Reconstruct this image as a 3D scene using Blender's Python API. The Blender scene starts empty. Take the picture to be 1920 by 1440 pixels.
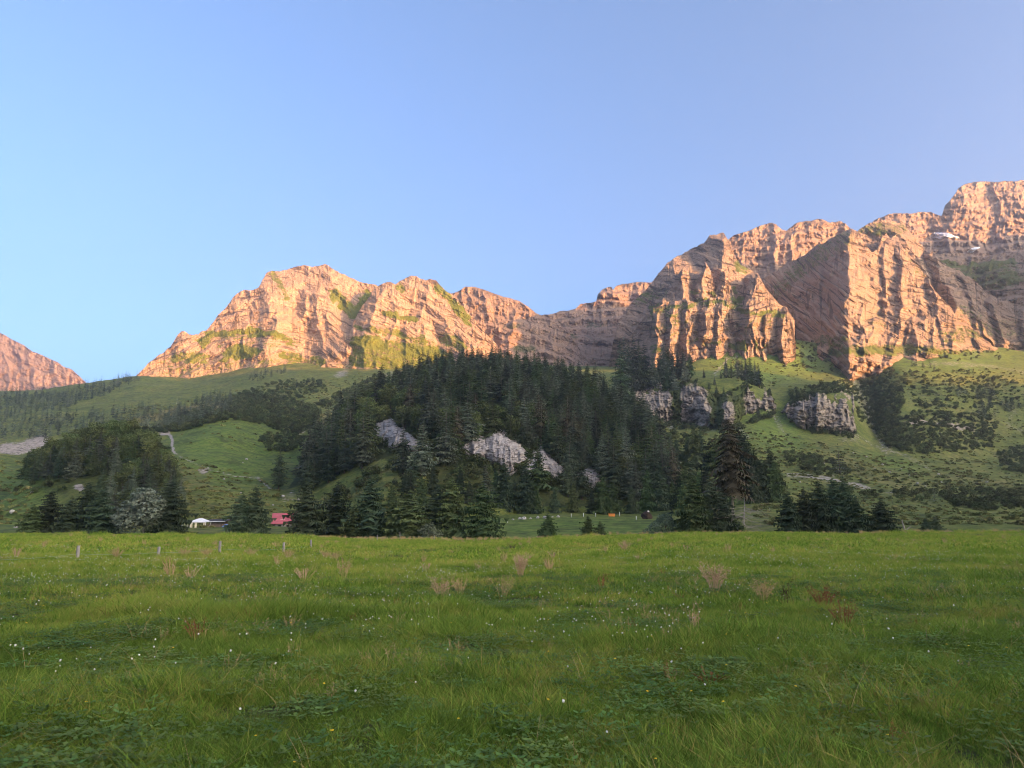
import bpy, math, random
import numpy as np
from mathutils import Matrix, Vector

R = math.radians
rng = np.random.default_rng(7)
random.seed(7)
scene = bpy.context.scene
COL = scene.collection

# ------------------------------------------------------------------ camera
FPX = 1386.0                      # focal length in pixels of a 1920 px wide picture
PITCH = math.atan(245.0 / FPX)    # the horizon lies 245 px under the picture centre
EYE = 1.65
cam_data = bpy.data.cameras.new('camera')
cam_data.sensor_width = 36.0
cam_data.lens = 36.0 * FPX / 1920.0
cam_data.clip_start = 0.1
cam_data.clip_end = 20000
cam = bpy.data.objects.new('camera', cam_data)
cam.location = (0, 0, EYE)
cam.rotation_euler = (R(90) + PITCH, 0, 0)
COL.objects.link(cam)
scene.camera = cam

# ------------------------------------------------------------------ light
SUN_AZ, SUN_EL = R(128), R(5.0)   # clockwise from the view direction
SUN_DIR = Vector((math.sin(SUN_AZ) * math.cos(SUN_EL), math.cos(SUN_AZ) * math.cos(SUN_EL), math.sin(SUN_EL)))
world = bpy.data.worlds.new('World')
scene.world = world
world.use_nodes = True
wn = world.node_tree.nodes
wl = world.node_tree.links
wn.clear()
wo = wn.new('ShaderNodeOutputWorld')
bg = wn.new('ShaderNodeBackground')
sky = wn.new('ShaderNodeTexSky')
sky.sky_type = 'NISHITA'
sky.sun_disc = False
sky.sun_elevation = SUN_EL
sky.sun_rotation = SUN_AZ
sky.altitude = 350
sky.air_density = 0.42
sky.dust_density = 9.0
sky.ozone_density = 1.35
bg.inputs['Strength'].default_value = 0.15
wl.new(sky.outputs[0], bg.inputs[0])
wl.new(bg.outputs[0], wo.inputs[0])
sun_data = bpy.data.lights.new('sun', 'SUN')
sun_data.energy = 2.5
sun_data.angle = R(0.5)
sun_data.color = (1.0, 0.46, 0.13)
sun = bpy.data.objects.new('sun', sun_data)
sun.rotation_euler = SUN_DIR.to_track_quat('Z', 'Y').to_euler()
COL.objects.link(sun)
scene.view_settings.view_transform = 'Standard'
scene.view_settings.look = 'None'
scene.view_settings.gamma = 1.0
scene.view_settings.use_curve_mapping = False
scene.view_settings.exposure = 2.82
scene.render.engine = 'CYCLES'
scene.cycles.filter_width = 1.0
scene.cycles.use_denoising = True
try:
    scene.cycles.denoiser = 'OPENIMAGEDENOISE'
    scene.cycles.denoising_input_passes = 'RGB_ALBEDO_NORMAL'
    scene.cycles.denoising_prefilter = 'ACCURATE'
except Exception:
    pass
HAZE = 8.5e-5
scene.cycles.max_bounces = 4
scene.cycles.diffuse_bounces = 2
scene.cycles.glossy_bounces = 1
scene.cycles.transmission_bounces = 2
scene.cycles.transparent_max_bounces = 4
scene.cycles.volume_bounces = 1
scene.cycles.caustics_reflective = False
scene.cycles.caustics_refractive = False
scene.cycles.use_adaptive_sampling = True
scene.cycles.adaptive_threshold = 0.01

# ------------------------------------------------------------------ maths helpers
CP, SP = math.cos(PITCH), math.sin(PITCH)


def at(px, py, Y):
    """World point that the camera sees at photo pixel px, py, at forward distance Y."""
    u = (np.asarray(px, float) - 960) / FPX
    v = (720 - np.asarray(py, float)) / FPX
    s = Y / (CP - v * SP)
    return u * s, Y + 0 * s, (SP + v * CP) * s + EYE


def elev(py):
    v = (720 - np.asarray(py, float)) / FPX
    return (SP + v * CP) / (CP - v * SP)


def proj(x, y, z):
    zz = z - EYE
    d = y * CP + zz * SP
    up = -y * SP + zz * CP
    d = np.maximum(d, 1e-3)
    return 960 + FPX * x / d, 720 - FPX * up / d


def _hash(ix, iy, seed):
    n = (ix.astype(np.int64) * 374761393 + iy.astype(np.int64) * 668265263 + seed * 1442695041) & 0xffffffff
    n = ((n ^ (n >> 13)) * 1274126177) & 0xffffffff
    n = ((n ^ (n >> 16)) * 2246822519) & 0xffffffff
    return ((n ^ (n >> 15)) & 0xffffff) / float(0xffffff)


def vnoise(x, y, seed=0):
    x = np.asarray(x, float); y = np.asarray(y, float)
    ix, iy = np.floor(x), np.floor(y)
    fx, fy = x - ix, y - iy
    fx = fx * fx * fx * (fx * (fx * 6 - 15) + 10)
    fy = fy * fy * fy * (fy * (fy * 6 - 15) + 10)
    a = _hash(ix, iy, seed); b = _hash(ix + 1, iy, seed)
    c = _hash(ix, iy + 1, seed); d = _hash(ix + 1, iy + 1, seed)
    return (a + (b - a) * fx) * (1 - fy) + (c + (d - c) * fx) * fy


def fbm(x, y, octv=5, seed=0, gain=0.5):
    """-1..1"""
    t = 0; amp = 1; tot = 0; f = 1.0
    for i in range(octv):
        t = t + amp * (2 * vnoise(x * f + 17.3 * i, y * f - 9.1 * i, seed + i) - 1)
        tot += amp; amp *= gain; f *= 2.03
    return t / tot


def ridged(x, y, octv=5, seed=0, gain=0.5):
    """0..1, 1 on crests"""
    t = 0; amp = 1; tot = 0; f = 1.0
    for i in range(octv):
        t = t + amp * (1 - np.abs(2 * vnoise(x * f + 7.7 * i, y * f + 3.1 * i, seed + i) - 1) * 1.6).clip(0, 1)
        tot += amp; amp *= gain; f *= 2.1
    return t / tot


def sstep(a, b, x):
    t = np.clip((x - a) / (b - a), 0, 1)
    return t * t * (3 - 2 * t)


def lin(pts, x):
    p = np.array(pts, float)
    return np.interp(x, p[:, 0], p[:, 1])


def blob(px, py, cx, cy, rx, ry, rot=0.0, soft=0.5):
    c, s = math.cos(R(rot)), math.sin(R(rot))
    dx, dy = px - cx, py - cy
    d = np.sqrt(((dx * c + dy * s) / rx) ** 2 + ((-dx * s + dy * c) / ry) ** 2)
    return 1 - sstep(1 - soft, 1 + soft, d)


def stroke(px, py, pts, w, soft=0.6):
    best = np.full(np.shape(px), 1e9)
    for (x0, y0), (x1, y1) in zip(pts[:-1], pts[1:]):
        dx, dy = x1 - x0, y1 - y0
        t = np.clip(((px - x0) * dx + (py - y0) * dy) / (dx * dx + dy * dy), 0, 1)
        best = np.minimum(best, np.hypot(px - x0 - t * dx, py - y0 - t * dy))
    return 1 - sstep(w * (1 - soft), w * (1 + soft), best)


def inpoly(px, py, poly):
    px = np.asarray(px, float); py = np.asarray(py, float)
    ins = np.zeros(px.shape, bool)
    n = len(poly)
    for i in range(n):
        x0, y0 = poly[i]; x1, y1 = poly[(i + 1) % n]
        if y0 == y1:
            continue
        c = ((y0 > py) != (y1 > py)) & (px < (x1 - x0) * (py - y0) / (y1 - y0) + x0)
        ins ^= c
    return ins


# ------------------------------------------------------------------ mesh and object helpers
def mesh_np(name, verts, faces, mat=None, smooth=False, attrs=None):
    verts = np.ascontiguousarray(verts, np.float32)
    me = bpy.data.meshes.new(name)
    if isinstance(faces, np.ndarray):
        nf, k = faces.shape
        me.vertices.add(len(verts)); me.vertices.foreach_set('co', verts.ravel())
        me.loops.add(nf * k); me.loops.foreach_set('vertex_index', np.ascontiguousarray(faces, np.int32).ravel())
        me.polygons.add(nf); me.polygons.foreach_set('loop_start', np.arange(0, nf * k, k, dtype=np.int32))
        me.polygons.foreach_set('loop_total', np.full(nf, k, np.int32))
        me.update(calc_edges=True)
    else:
        me.from_pydata([tuple(map(float, v)) for v in verts], [], [tuple(map(int, f)) for f in faces])
    if smooth:
        me.polygons.foreach_set('use_smooth', np.ones(len(me.polygons), bool))
    if attrs:
        for k, v in attrs.items():
            a = me.attributes.new(k, 'FLOAT', 'POINT')
            a.data.foreach_set('value', np.ascontiguousarray(v, np.float32).ravel())
    if mat:
        me.materials.append(mat)
    return me


def link(name, data, parent=None, loc=None, label=None, cat=None, group=None, kind=None):
    o = bpy.data.objects.new(name, data)
    COL.objects.link(o)
    if parent is not None:
        o.parent = parent
    if loc is not None:
        o.location = loc
    if label: o['label'] = label
    if cat: o['category'] = cat
    if group: o['group'] = group
    if kind: o['kind'] = kind
    return o


def grid_faces(nr, nc):
    i = np.arange(nr - 1)[:, None] * nc + np.arange(nc - 1)[None, :]
    i = i.ravel()
    return np.stack([i, i + 1, i + nc + 1, i + nc], 1)


class MB:
    """collects simple shapes for one mesh"""
    def __init__(self):
        self.v = []; self.f = []

    def add(self, v, f):
        n = len(self.v)
        self.v += [tuple(p) for p in v]
        self.f += [tuple(i + n for i in q) for q in f]
        return self

    def box(self, c, s, rz=0.0, taper=1.0):
        cx, cy, cz = c; sx, sy, sz = s[0] / 2, s[1] / 2, s[2] / 2
        ca, sa = math.cos(rz), math.sin(rz)
        v = []
        for dz in (-1, 1):
            k = taper if dz > 0 else 1.0
            for dx, dy in ((-1, -1), (1, -1), (1, 1), (-1, 1)):
                x, y = dx * sx * k, dy * sy * k
                v.append((cx + x * ca - y * sa, cy + x * sa + y * ca, cz + dz * sz))
        return self.add(v, [(0, 3, 2, 1), (4, 5, 6, 7), (0, 1, 5, 4), (1, 2, 6, 5), (2, 3, 7, 6), (3, 0, 4, 7)])

    def tube(self, pts, radii, n=7, cap=True):
        pts = [Vector(p) for p in pts]
        v = []; f = []
        for i, p in enumerate(pts):
            d = (pts[min(i + 1, len(pts) - 1)] - pts[max(i - 1, 0)]).normalized()
            a = d.orthogonal().normalized(); b = d.cross(a)
            for k in range(n):
                t = 2 * math.pi * k / n
                v.append(p + (a * math.cos(t) + b * math.sin(t)) * radii[i])
        for i in range(len(pts) - 1):
            for k in range(n):
                f.append((i * n + k, i * n + (k + 1) % n, (i + 1) * n + (k + 1) % n, (i + 1) * n + k))
        if cap:
            f.append(tuple(range(n - 1, -1, -1))); f.append(tuple((len(pts) - 1) * n + k for k in range(n)))
        return self.add(v, f)

    def mesh(self, name, mat, smooth=False):
        return mesh_np(name, np.array(self.v), self.f, mat, smooth)

    def build(self, name, mat, parent=None, smooth=False, **kw):
        return link(name, self.mesh(name, mat, smooth), parent, **kw)


# ------------------------------------------------------------------ materials
class NT:
    def __init__(self, name, rough=0.9, spec=0.2):
        self.m = bpy.data.materials.new(name)
        self.m.use_nodes = True
        self.n = self.m.node_tree.nodes; self.l = self.m.node_tree.links
        self.b = self.n['Principled BSDF']
        self.b.inputs['Roughness'].default_value = rough
        self.b.inputs['Specular IOR Level'].default_value = spec

    def new(self, t, **kw):
        n = self.n.new(t)
        for k, v in kw.items():
            setattr(n, k, v)
        return n

    def to(self, a, b):
        self.l.new(a, b)

    def pos(self):
        return self.new('ShaderNodeNewGeometry').outputs['Position']

    def attr(self, name):
        n = self.new('ShaderNodeAttribute'); n.attribute_name = name
        return n.outputs['Fac']

    def scaled(self, vec, sc):
        n = self.new('ShaderNodeVectorMath', operation='MULTIPLY')
        self.to(vec, n.inputs[0]); n.inputs[1].default_value = sc
        return n.outputs[0]

    def comb(self, x=None, y=None, z=None):
        n = self.new('ShaderNodeCombineXYZ')
        for i, s in enumerate((x, y, z)):
            if s is not None:
                self.to(s, n.inputs[i])
        return n.outputs[0]

    def noise(self, vec, scale, detail=4, rough=0.55, dist=0.0):
        n = self.new('ShaderNodeTexNoise')
        n.inputs['Scale'].default_value = scale; n.inputs['Detail'].default_value = detail
        n.inputs['Roughness'].default_value = rough; n.inputs['Distortion'].default_value = dist
        if vec is not None:
            self.to(vec, n.inputs['Vector'])
        return n.outputs['Fac']

    def ramp(self, fac, stops, interp='LINEAR'):
        n = self.new('ShaderNodeValToRGB')
        cr = n.color_ramp; cr.interpolation = interp
        while len(cr.elements) < len(stops):
            cr.elements.new(0.5)
        for e, (p, c) in zip(cr.elements, stops):
            e.position = p
            e.color = (c, c, c, 1) if not isinstance(c, tuple) else (*c, 1)
        self.to(fac, n.inputs[0])
        return n.outputs[0]

    def math(self, op, a, b=None, clamp=False):
        n = self.new('ShaderNodeMath', operation=op, use_clamp=clamp)
        for i, s in enumerate((a, b)):
            if s is None: continue
            if isinstance(s, (int, float)): n.inputs[i].default_value = s
            else: self.to(s, n.inputs[i])
        return n.outputs[0]

    def mix(self, fac, a, b, blend='MIX'):
        n = self.new('ShaderNodeMix', data_type='RGBA', blend_type=blend)
        if isinstance(fac, (int, float)): n.inputs[0].default_value = fac
        else: self.to(fac, n.inputs[0])
        for i, s in ((6, a), (7, b)):
            if isinstance(s, tuple): n.inputs[i].default_value = (*s, 1)
            else: self.to(s, n.inputs[i])
        return n.outputs[2]

    def bump(self, h, strength, dist):
        n = self.new('ShaderNodeBump')
        n.inputs['Strength'].default_value = strength; n.inputs['Distance'].default_value = dist
        self.to(h, n.inputs['Height'])
        self.to(n.outputs[0], self.b.inputs['Normal'])

    def color(self, c):
        if isinstance(c, tuple): self.b.inputs['Base Color'].default_value = (*c, 1)
        else: self.to(c, self.b.inputs['Base Color'])
        return self.m


def mat_noise(name, c0, c1, scale, rough=0.85, bump=0.0, spec=0.2, stretch=(1, 1, 1)):
    t = NT(name, rough, spec)
    tc = t.new('ShaderNodeTexCoord').outputs['Object']
    v = t.scaled(tc, stretch)
    f = t.noise(v, scale, 5)
    if bump:
        t.bump(f, 0.6, bump)
    return t.color(t.ramp(f, [(0.3, c0), (0.7, c1)]))


def mat_leaf(name, c0, c1, obj_var=0.35, scale=0.6, trans=0.0):
    """foliage: colour varies from tree to tree and within the crown"""
    t = NT(name, 0.75, 0.15)
    oi = t.new('ShaderNodeObjectInfo').outputs['Random']
    f = t.noise(t.pos(), scale, 3)
    base = t.ramp(f, [(0.3, c0), (0.72, c1)])
    hs = t.new('ShaderNodeHueSaturation')
    t.to(base, hs.inputs['Color'])
    mr = t.new('ShaderNodeMapRange')
    t.to(oi, mr.inputs[0]); mr.inputs[3].default_value = 1 - obj_var; mr.inputs[4].default_value = 1 + obj_var
    t.to(mr.outputs[0], hs.inputs['Value'])
    mh = t.new('ShaderNodeMapRange')
    r2 = t.math('FRACT', t.math('MULTIPLY', oi, 7.31))
    t.to(r2, mh.inputs[0]); mh.inputs[3].default_value = 0.47; mh.inputs[4].default_value = 0.525
    t.to(mh.outputs[0], hs.inputs['Hue'])
    t.color(hs.outputs[0])
    if trans:
        tr = t.new('ShaderNodeBsdfTranslucent')
        t.to(hs.outputs[0], tr.inputs['Color'])
        mx = t.new('ShaderNodeMixShader'); mx.inputs[0].default_value = trans
        t.to(t.b.outputs[0], mx.inputs[1]); t.to(tr.outputs[0], mx.inputs[2])
        t.to(mx.outputs[0], t.n['Material Output'].inputs['Surface'])
    return t.m


def mat_rock(name, light, mid, dark, grass0, grass1, strata_f=1.0, lines=1.0, size=1.0):
    """stratified limestone; attributes: strata (band coordinate), across (along the band), grass, scree"""
    t = NT(name, 0.95, 0.1)
    st = t.attr('strata'); ac = t.attr('across'); gr = t.attr('grass'); sc = t.attr('scree')
    pos = t.pos()
    v = t.comb(t.math('MULTIPLY', ac, 0.10), st)
    n_band = t.noise(v, 0.10 * strata_f, 6, 0.62, 0.35)
    v2 = t.comb(t.math('MULTIPLY', ac, 0.16), st)
    n_line = t.noise(v2, 0.15 * strata_f, 6, 0.62, 0.6)
    v3 = t.comb(ac, t.math('MULTIPLY', st, 0.16))
    n_crack = t.noise(v3, 0.11 * strata_f, 6, 0.65, 0.8)
    n_fine = t.noise(pos, 0.11 / size, 7, 0.7)
    n_big = t.noise(pos, 0.009 / size, 4, 0.6)
    base = t.ramp(n_band, [(0.30, mid), (0.50, light), (0.66, light), (0.80, mid)])
    base = t.mix(t.ramp(n_fine, [(0.36, 1.0), (0.52, 0.0)]), base, mid)
    crack = t.math('MAXIMUM', t.ramp(n_line, [(0.40, 1.0), (0.45, 0.0)]), t.math('MULTIPLY', t.ramp(n_crack, [(0.375, 1.0), (0.425, 0.0)]), 0.85))
    crack = t.math('MULTIPLY', crack, t.ramp(n_big, [(0.33, 0.5), (0.55, lines)]))
    base = t.mix(crack, base, dark)
    base = t.mix(t.ramp(n_big, [(0.42, 0.0), (0.7, 0.35)]), base, mid)
    # scree and talus
    scn = t.math('ADD', sc, t.math('MULTIPLY', t.math('SUBTRACT', n_fine, 0.5), 0.9))
    scm = t.ramp(scn, [(0.45, 0.0), (0.6, 1.0)])
    base = t.mix(scm, base, t.ramp(n_fine, [(0.35, mid), (0.65, light)]))
    # grass on ledges
    gn = t.math('ADD', gr, t.math('MULTIPLY', t.math('SUBTRACT', n_fine, 0.5), 1.1))
    gn = t.math('ADD', gn, t.math('MULTIPLY', t.math('SUBTRACT', n_line, 0.5), 0.9))
    gm = t.ramp(gn, [(0.44, 0.0), (0.60, 1.0)])
    gcol = t.ramp(t.noise(pos, 0.03 / size, 5, 0.6), [(0.3, grass0), (0.7, grass1)])
    t.color(t.mix(gm, base, gcol))
    h = t.math('ADD', t.math('MULTIPLY', n_line, 0.7), t.math('ADD', t.math('MULTIPLY', n_crack, 0.6), t.math('MULTIPLY', n_fine, 1.2)))
    t.bump(h, 0.9, 7.0 * size)
    return t.m


ROCK_FAR = mat_rock('limestone_far', (0.51, 0.335, 0.215), (0.39, 0.25, 0.155), (0.12, 0.078, 0.048), (0.13, 0.145, 0.020), (0.21, 0.21, 0.035))
ROCK_RIGHT = mat_rock('limestone_wall', (0.40, 0.275, 0.19), (0.265, 0.185, 0.13), (0.06, 0.045, 0.033), (0.085, 0.11, 0.026), (0.16, 0.175, 0.042))
ROCK_BACK = mat_rock('limestone_summits', (0.37, 0.245, 0.17), (0.285, 0.19, 0.13), (0.12, 0.082, 0.056), (0.10, 0.10, 0.04), (0.14, 0.13, 0.055), 0.7, 0.7)
ROCK_NEAR = mat_rock('limestone_outcrop', (0.50, 0.45, 0.41), (0.34, 0.30, 0.265), (0.05, 0.042, 0.034), (0.045, 0.06, 0.018), (0.10, 0.105, 0.03), 3.0, 1.0, 0.16)
ROCK_CLIFF = mat_rock('limestone_cliff', (0.36, 0.305, 0.245), (0.235, 0.195, 0.155), (0.045, 0.037, 0.028), (0.05, 0.07, 0.018), (0.10, 0.11, 0.03), 2.2, 1.0, 0.3)


def mat_ground():
    t = NT('pasture', 0.95, 0.1)
    pos = t.pos()
    dry = t.attr('dry'); scree = t.attr('scree'); rock = t.attr('rock'); lush_or_lit = t.attr('lush_or_lit'); wood = t.attr('wood'); under = t.attr('under')
    big = t.noise(pos, 0.02, 5, 0.6)
    mid = t.noise(pos, 0.16, 5, 0.65)
    fine = t.noise(pos, 1.6, 6, 0.7)
    tus = t.noise(t.scaled(pos, (1, 1, 2.5)), 0.45, 5, 0.7)
    g = t.ramp(t.math('ADD', t.math('MULTIPLY', big, 0.45), t.math('MULTIPLY', mid, 0.55)),
               [(0.36, (0.072, 0.095, 0.026)), (0.46, (0.12, 0.148, 0.035)), (0.56, (0.17, 0.178, 0.045)), (0.66, (0.215, 0.185, 0.066))])
    g = t.mix(t.math('MULTIPLY', lush_or_lit, 0.8), g, t.ramp(mid, [(0.35, (0.095, 0.165, 0.030)), (0.65, (0.155, 0.215, 0.042))]))
    dn = t.math('ADD', dry, t.math('MULTIPLY', t.math('SUBTRACT', mid, 0.5), 0.9))
    g = t.mix(t.ramp(dn, [(0.35, 0.0), (0.8, 1.0)]), g, t.ramp(fine, [(0.3, (0.17, 0.14, 0.05)), (0.7, (0.27, 0.215, 0.085))]))
    g = t.mix(t.ramp(tus, [(0.36, 0.8), (0.50, 0.0)]), g, (0.040, 0.055, 0.018))
    clump = t.noise(pos, 0.085, 6, 0.72, 0.6)
    g = t.mix(t.ramp(clump, [(0.40, 0.7), (0.50, 0.0)]), g, (0.050, 0.064, 0.024))
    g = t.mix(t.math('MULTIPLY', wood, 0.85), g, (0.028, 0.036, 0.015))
    brk = t.noise(pos, 0.30, 6, 0.78)
    sn = t.math('ADD', t.math('MULTIPLY', scree, 0.72), t.math('MULTIPLY', t.math('SUBTRACT', brk, 0.5), 1.7))
    g = t.mix(t.ramp(sn, [(0.45, 0.0), (0.58, 1.0)]), g, t.ramp(fine, [(0.3, (0.22, 0.19, 0.165)), (0.7, (0.40, 0.36, 0.32))]))
    rn = t.math('ADD', t.math('MULTIPLY', rock, 0.75), t.math('MULTIPLY', t.math('SUBTRACT', brk, 0.5), 1.7))
    rk = t.ramp(t.noise(t.scaled(pos, (1, 1, 4)), 0.22, 6, 0.7), [(0.36, (0.10, 0.085, 0.07)), (0.5, (0.30, 0.26, 0.225)), (0.7, (0.42, 0.37, 0.32))])
    g = t.mix(t.ramp(rn, [(0.45, 0.0), (0.6, 1.0)]), g, rk)
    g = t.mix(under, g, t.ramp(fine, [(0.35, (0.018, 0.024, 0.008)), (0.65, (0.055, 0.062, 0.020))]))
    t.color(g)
    t.bump(t.math('ADD', t.math('MULTIPLY', tus, 1.0), t.math('MULTIPLY', fine, 0.35)), 0.7, 0.9)
    return t.m


GROUND = mat_ground()
BARK = mat_noise('bark', (0.07, 0.055, 0.045), (0.17, 0.135, 0.11), 9, 0.95, 0.02, 0.1, (1, 1, 0.25))
BARK_PALE = mat_noise('bark_pale', (0.20, 0.175, 0.15), (0.42, 0.38, 0.34), 7, 0.95, 0.02, 0.1, (1, 1, 0.25))
SPRUCE = mat_leaf('spruce_needles', (0.028, 0.046, 0.024), (0.080, 0.106, 0.055), 0.5, 0.8)
SPRUCE_FOREST = mat_leaf('spruce_needles_forest', (0.042, 0.057, 0.036), (0.130, 0.152, 0.100), 0.65, 0.7)  # lighter, greyer needles: haze over the hill painted into the colour
SPRUCE_FRESH = mat_leaf('spruce_needles_fresh', (0.034, 0.056, 0.022), (0.105, 0.140, 0.050), 0.3, 1.2)
SPRUCE_BROWN = mat_leaf('spruce_needles_brown', (0.050, 0.050, 0.028), (0.110, 0.100, 0.052), 0.15, 0.8)
BROAD = mat_leaf('broad_leaves', (0.055, 0.082, 0.026), (0.145, 0.170, 0.060), 0.45, 0.5, 0.2)
SILVER = mat_leaf('silver_leaves', (0.105, 0.145, 0.10), (0.25, 0.295, 0.215), 0.05, 1.1, 0.15)
WILLOW = mat_leaf('willow_leaves', (0.10, 0.135, 0.08), (0.19, 0.225, 0.145), 0.05, 1.1, 0.2)
SCRUB = mat_leaf('scrub_leaves', (0.040, 0.056, 0.020), (0.092, 0.108, 0.040), 0.45, 0.3, 0.1)

# ------------------------------------------------------------------ the valley floor and lower slopes
COLS = {
    -500: [(150, 1001), (220, 985), (300, 945), (450, 870), (600, 850), (800, 835), (950, 800), (1150, 765), (1300, 735), (1500, 730)],
    0: [(150, 1001), (220, 984), (300, 943), (450, 862), (490, 860), (600, 878), (775, 858), (800, 826), (950, 800), (1150, 762), (1300, 734), (1500, 736)],
    80: [(150, 1001), (220, 986), (300, 948), (450, 868), (490, 862), (600, 862), (775, 846), (810, 822), (950, 795), (1150, 755), (1300, 730), (1500, 732)],
    150: [(150, 1001), (220, 988), (300, 955), (450, 880), (600, 850), (800, 826), (950, 790), (1150, 748), (1300, 722), (1500, 724)],
    250: [(150, 1002), (222, 990), (300, 960), (420, 885), (540, 818), (580, 810), (700, 822), (850, 792), (1000, 762), (1200, 728), (1320, 702), (1500, 706)],
    330: [(150, 1002), (225, 992), (300, 956), (400, 890), (480, 842), (540, 815), (580, 808), (680, 826), (800, 800), (950, 762), (1100, 740), (1300, 722), (1450, 714), (1600, 700)],
    400: [(150, 1002), (225, 992), (300, 958), (400, 895), (500, 826), (575, 788), (610, 783), (700, 797), (800, 776), (1000, 750), (1200, 727), (1400, 710), (1600, 690)],
    440: [(150, 1002), (225, 992), (300, 958), (400, 898), (500, 832), (575, 790), (615, 784), (700, 790), (800, 770), (1000, 742), (1200, 718), (1400, 702), (1600, 685)],
    480: [(150, 1003), (225, 993), (300, 962), (400, 905), (500, 850), (570, 812), (620, 800), (750, 776), (900, 755), (1100, 725), (1300, 702), (1400, 694), (1600, 680)],
    560: [(150, 1005), (225, 994), (300, 970), (400, 915), (480, 872), (570, 828), (640, 808), (800, 772), (1000, 738), (1200, 712), (1350, 696), (1600, 676)],
    650: [(150, 1013), (250, 1000), (350, 970), (450, 900), (570, 830), (700, 802), (900, 766), (1100, 731), (1300, 704), (1450, 690), (1600, 680)],
    750: [(150, 1014), (250, 1000), (350, 970), (600, 830), (900, 765), (1100, 731), (1300, 704), (1450, 690), (1600, 680)],
    900: [(150, 1014), (200, 1003), (300, 978), (330, 970), (600, 830), (900, 765), (1100, 735), (1300, 705), (1600, 690)],
    1000: [(150, 1011), (190, 1005), (300, 974), (330, 967), (450, 930), (600, 860), (900, 780), (1100, 735), (1300, 700), (1600, 680)],
    1200: [(150, 1005), (190, 1000), (300, 969), (330, 963), (450, 930), (600, 870), (780, 800), (880, 735), (1000, 712), (1250, 692), (1500, 685)],
    1250: [(150, 1003), (200, 994), (300, 967), (400, 945), (550, 882), (700, 832), (830, 792), (850, 785), (885, 718), (1000, 704), (1250, 688), (1400, 682)],
    1330: [(150, 1000), (300, 965), (400, 925), (550, 872), (700, 820), (800, 792), (835, 780), (870, 718), (1000, 708), (1160, 692), (1240, 664), (1300, 642), (1400, 636)],
    1400: [(150, 999), (250, 975), (330, 945), (400, 917), (550, 872), (700, 816), (820, 768), (855, 722), (1000, 706), (1150, 690), (1240, 660), (1300, 634), (1400, 628)],
    1460: [(150, 999), (250, 975), (400, 920), (550, 882), (700, 834), (820, 790), (880, 754), (980, 726), (1080, 706), (1170, 688), (1250, 655), (1300, 632), (1400, 626)],
    1520: [(150, 999), (300, 962), (450, 917), (600, 872), (750, 825), (805, 805), (845, 740), (980, 720), (1120, 706), (1200, 690), (1270, 662), (1310, 645), (1400, 640)],
    1600: [(150, 999), (300, 965), (450, 920), (600, 882), (750, 840), (815, 810), (850, 740), (950, 722), (1150, 708), (1230, 690), (1310, 655), (1400, 640)],
    1630: [(150, 999), (300, 965), (450, 921), (600, 887), (750, 851), (900, 826), (1000, 782), (1150, 732), (1300, 684), (1450, 652)],
    1690: [(150, 999), (300, 966), (450, 923), (600, 894), (720, 864), (780, 855), (850, 802), (950, 752), (1050, 714), (1160, 692), (1240, 672), (1310, 650), (1400, 640)],
    1780: [(150, 999), (300, 967), (450, 928), (600, 901), (720, 879), (800, 864), (880, 812), (980, 752), (1090, 708), (1180, 690), (1260, 670), (1330, 648), (1450, 640)],
    1860: [(150, 999), (300, 968), (450, 932), (600, 908), (750, 888), (900, 850), (1000, 782), (1100, 728), (1190, 696), (1290, 672), (1360, 650), (1450, 645)],
    1920: [(150, 999), (300, 970), (450, 936), (600, 912), (750, 892), (900, 852), (1000, 792), (1120, 722), (1220, 694), (1320, 672), (1400, 655), (1500, 650)],
    2500: [(150, 999), (300, 970), (450, 940), (600, 915), (750, 895), (900, 860), (1000, 820), (1120, 760), (1250, 720), (1450, 690)],
}
YT = np.concatenate([np.linspace(0.5, 148, 60), np.linspace(150, 1700, 520)])
AT = np.linspace(-1.1, 1.1, 881)
_colz = []
for k in sorted(COLS):
    ks = COLS[k]
    Yk = [0.0, 148.0, 156.0] + [q[0] + (14 if q[0] == 150 else 0) for q in ks if q[0] > 150] + [1750]
    z150 = float(elev(ks[0][1])) * 150
    Zk = [-1.65, z150, z150 - 1.0] + [float(elev(q[1])) * q[0] for q in ks if q[0] > 150]
    Zk.append(Zk[-1] + 10)
    _colz.append(np.interp(YT, Yk, Zk))
_colz = np.array(_colz)
_cola = (np.array(sorted(COLS)) - 960) / FPX
ZT = np.empty((len(YT), len(AT)))
for i in range(len(YT)):
    ZT[i] = np.interp(AT, _cola, _colz[:, i])


def _blur(a, n, axis):
    k = np.ones(n) / n
    pad = [(0, 0), (0, 0)]; pad[axis] = (n // 2, n // 2)
    ap = np.pad(a, pad, mode='edge')
    return np.apply_along_axis(lambda r: np.convolve(r, k, 'valid'), axis, ap)


ZB = _blur(_blur(ZT, 11, 1), 11, 1)
_z2 = _blur(_blur(ZB, 5, 0), 3, 0)
_w = sstep(140, 175, YT)[:, None]
ZT = ZB * (1 - _w) + _z2 * _w

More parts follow.
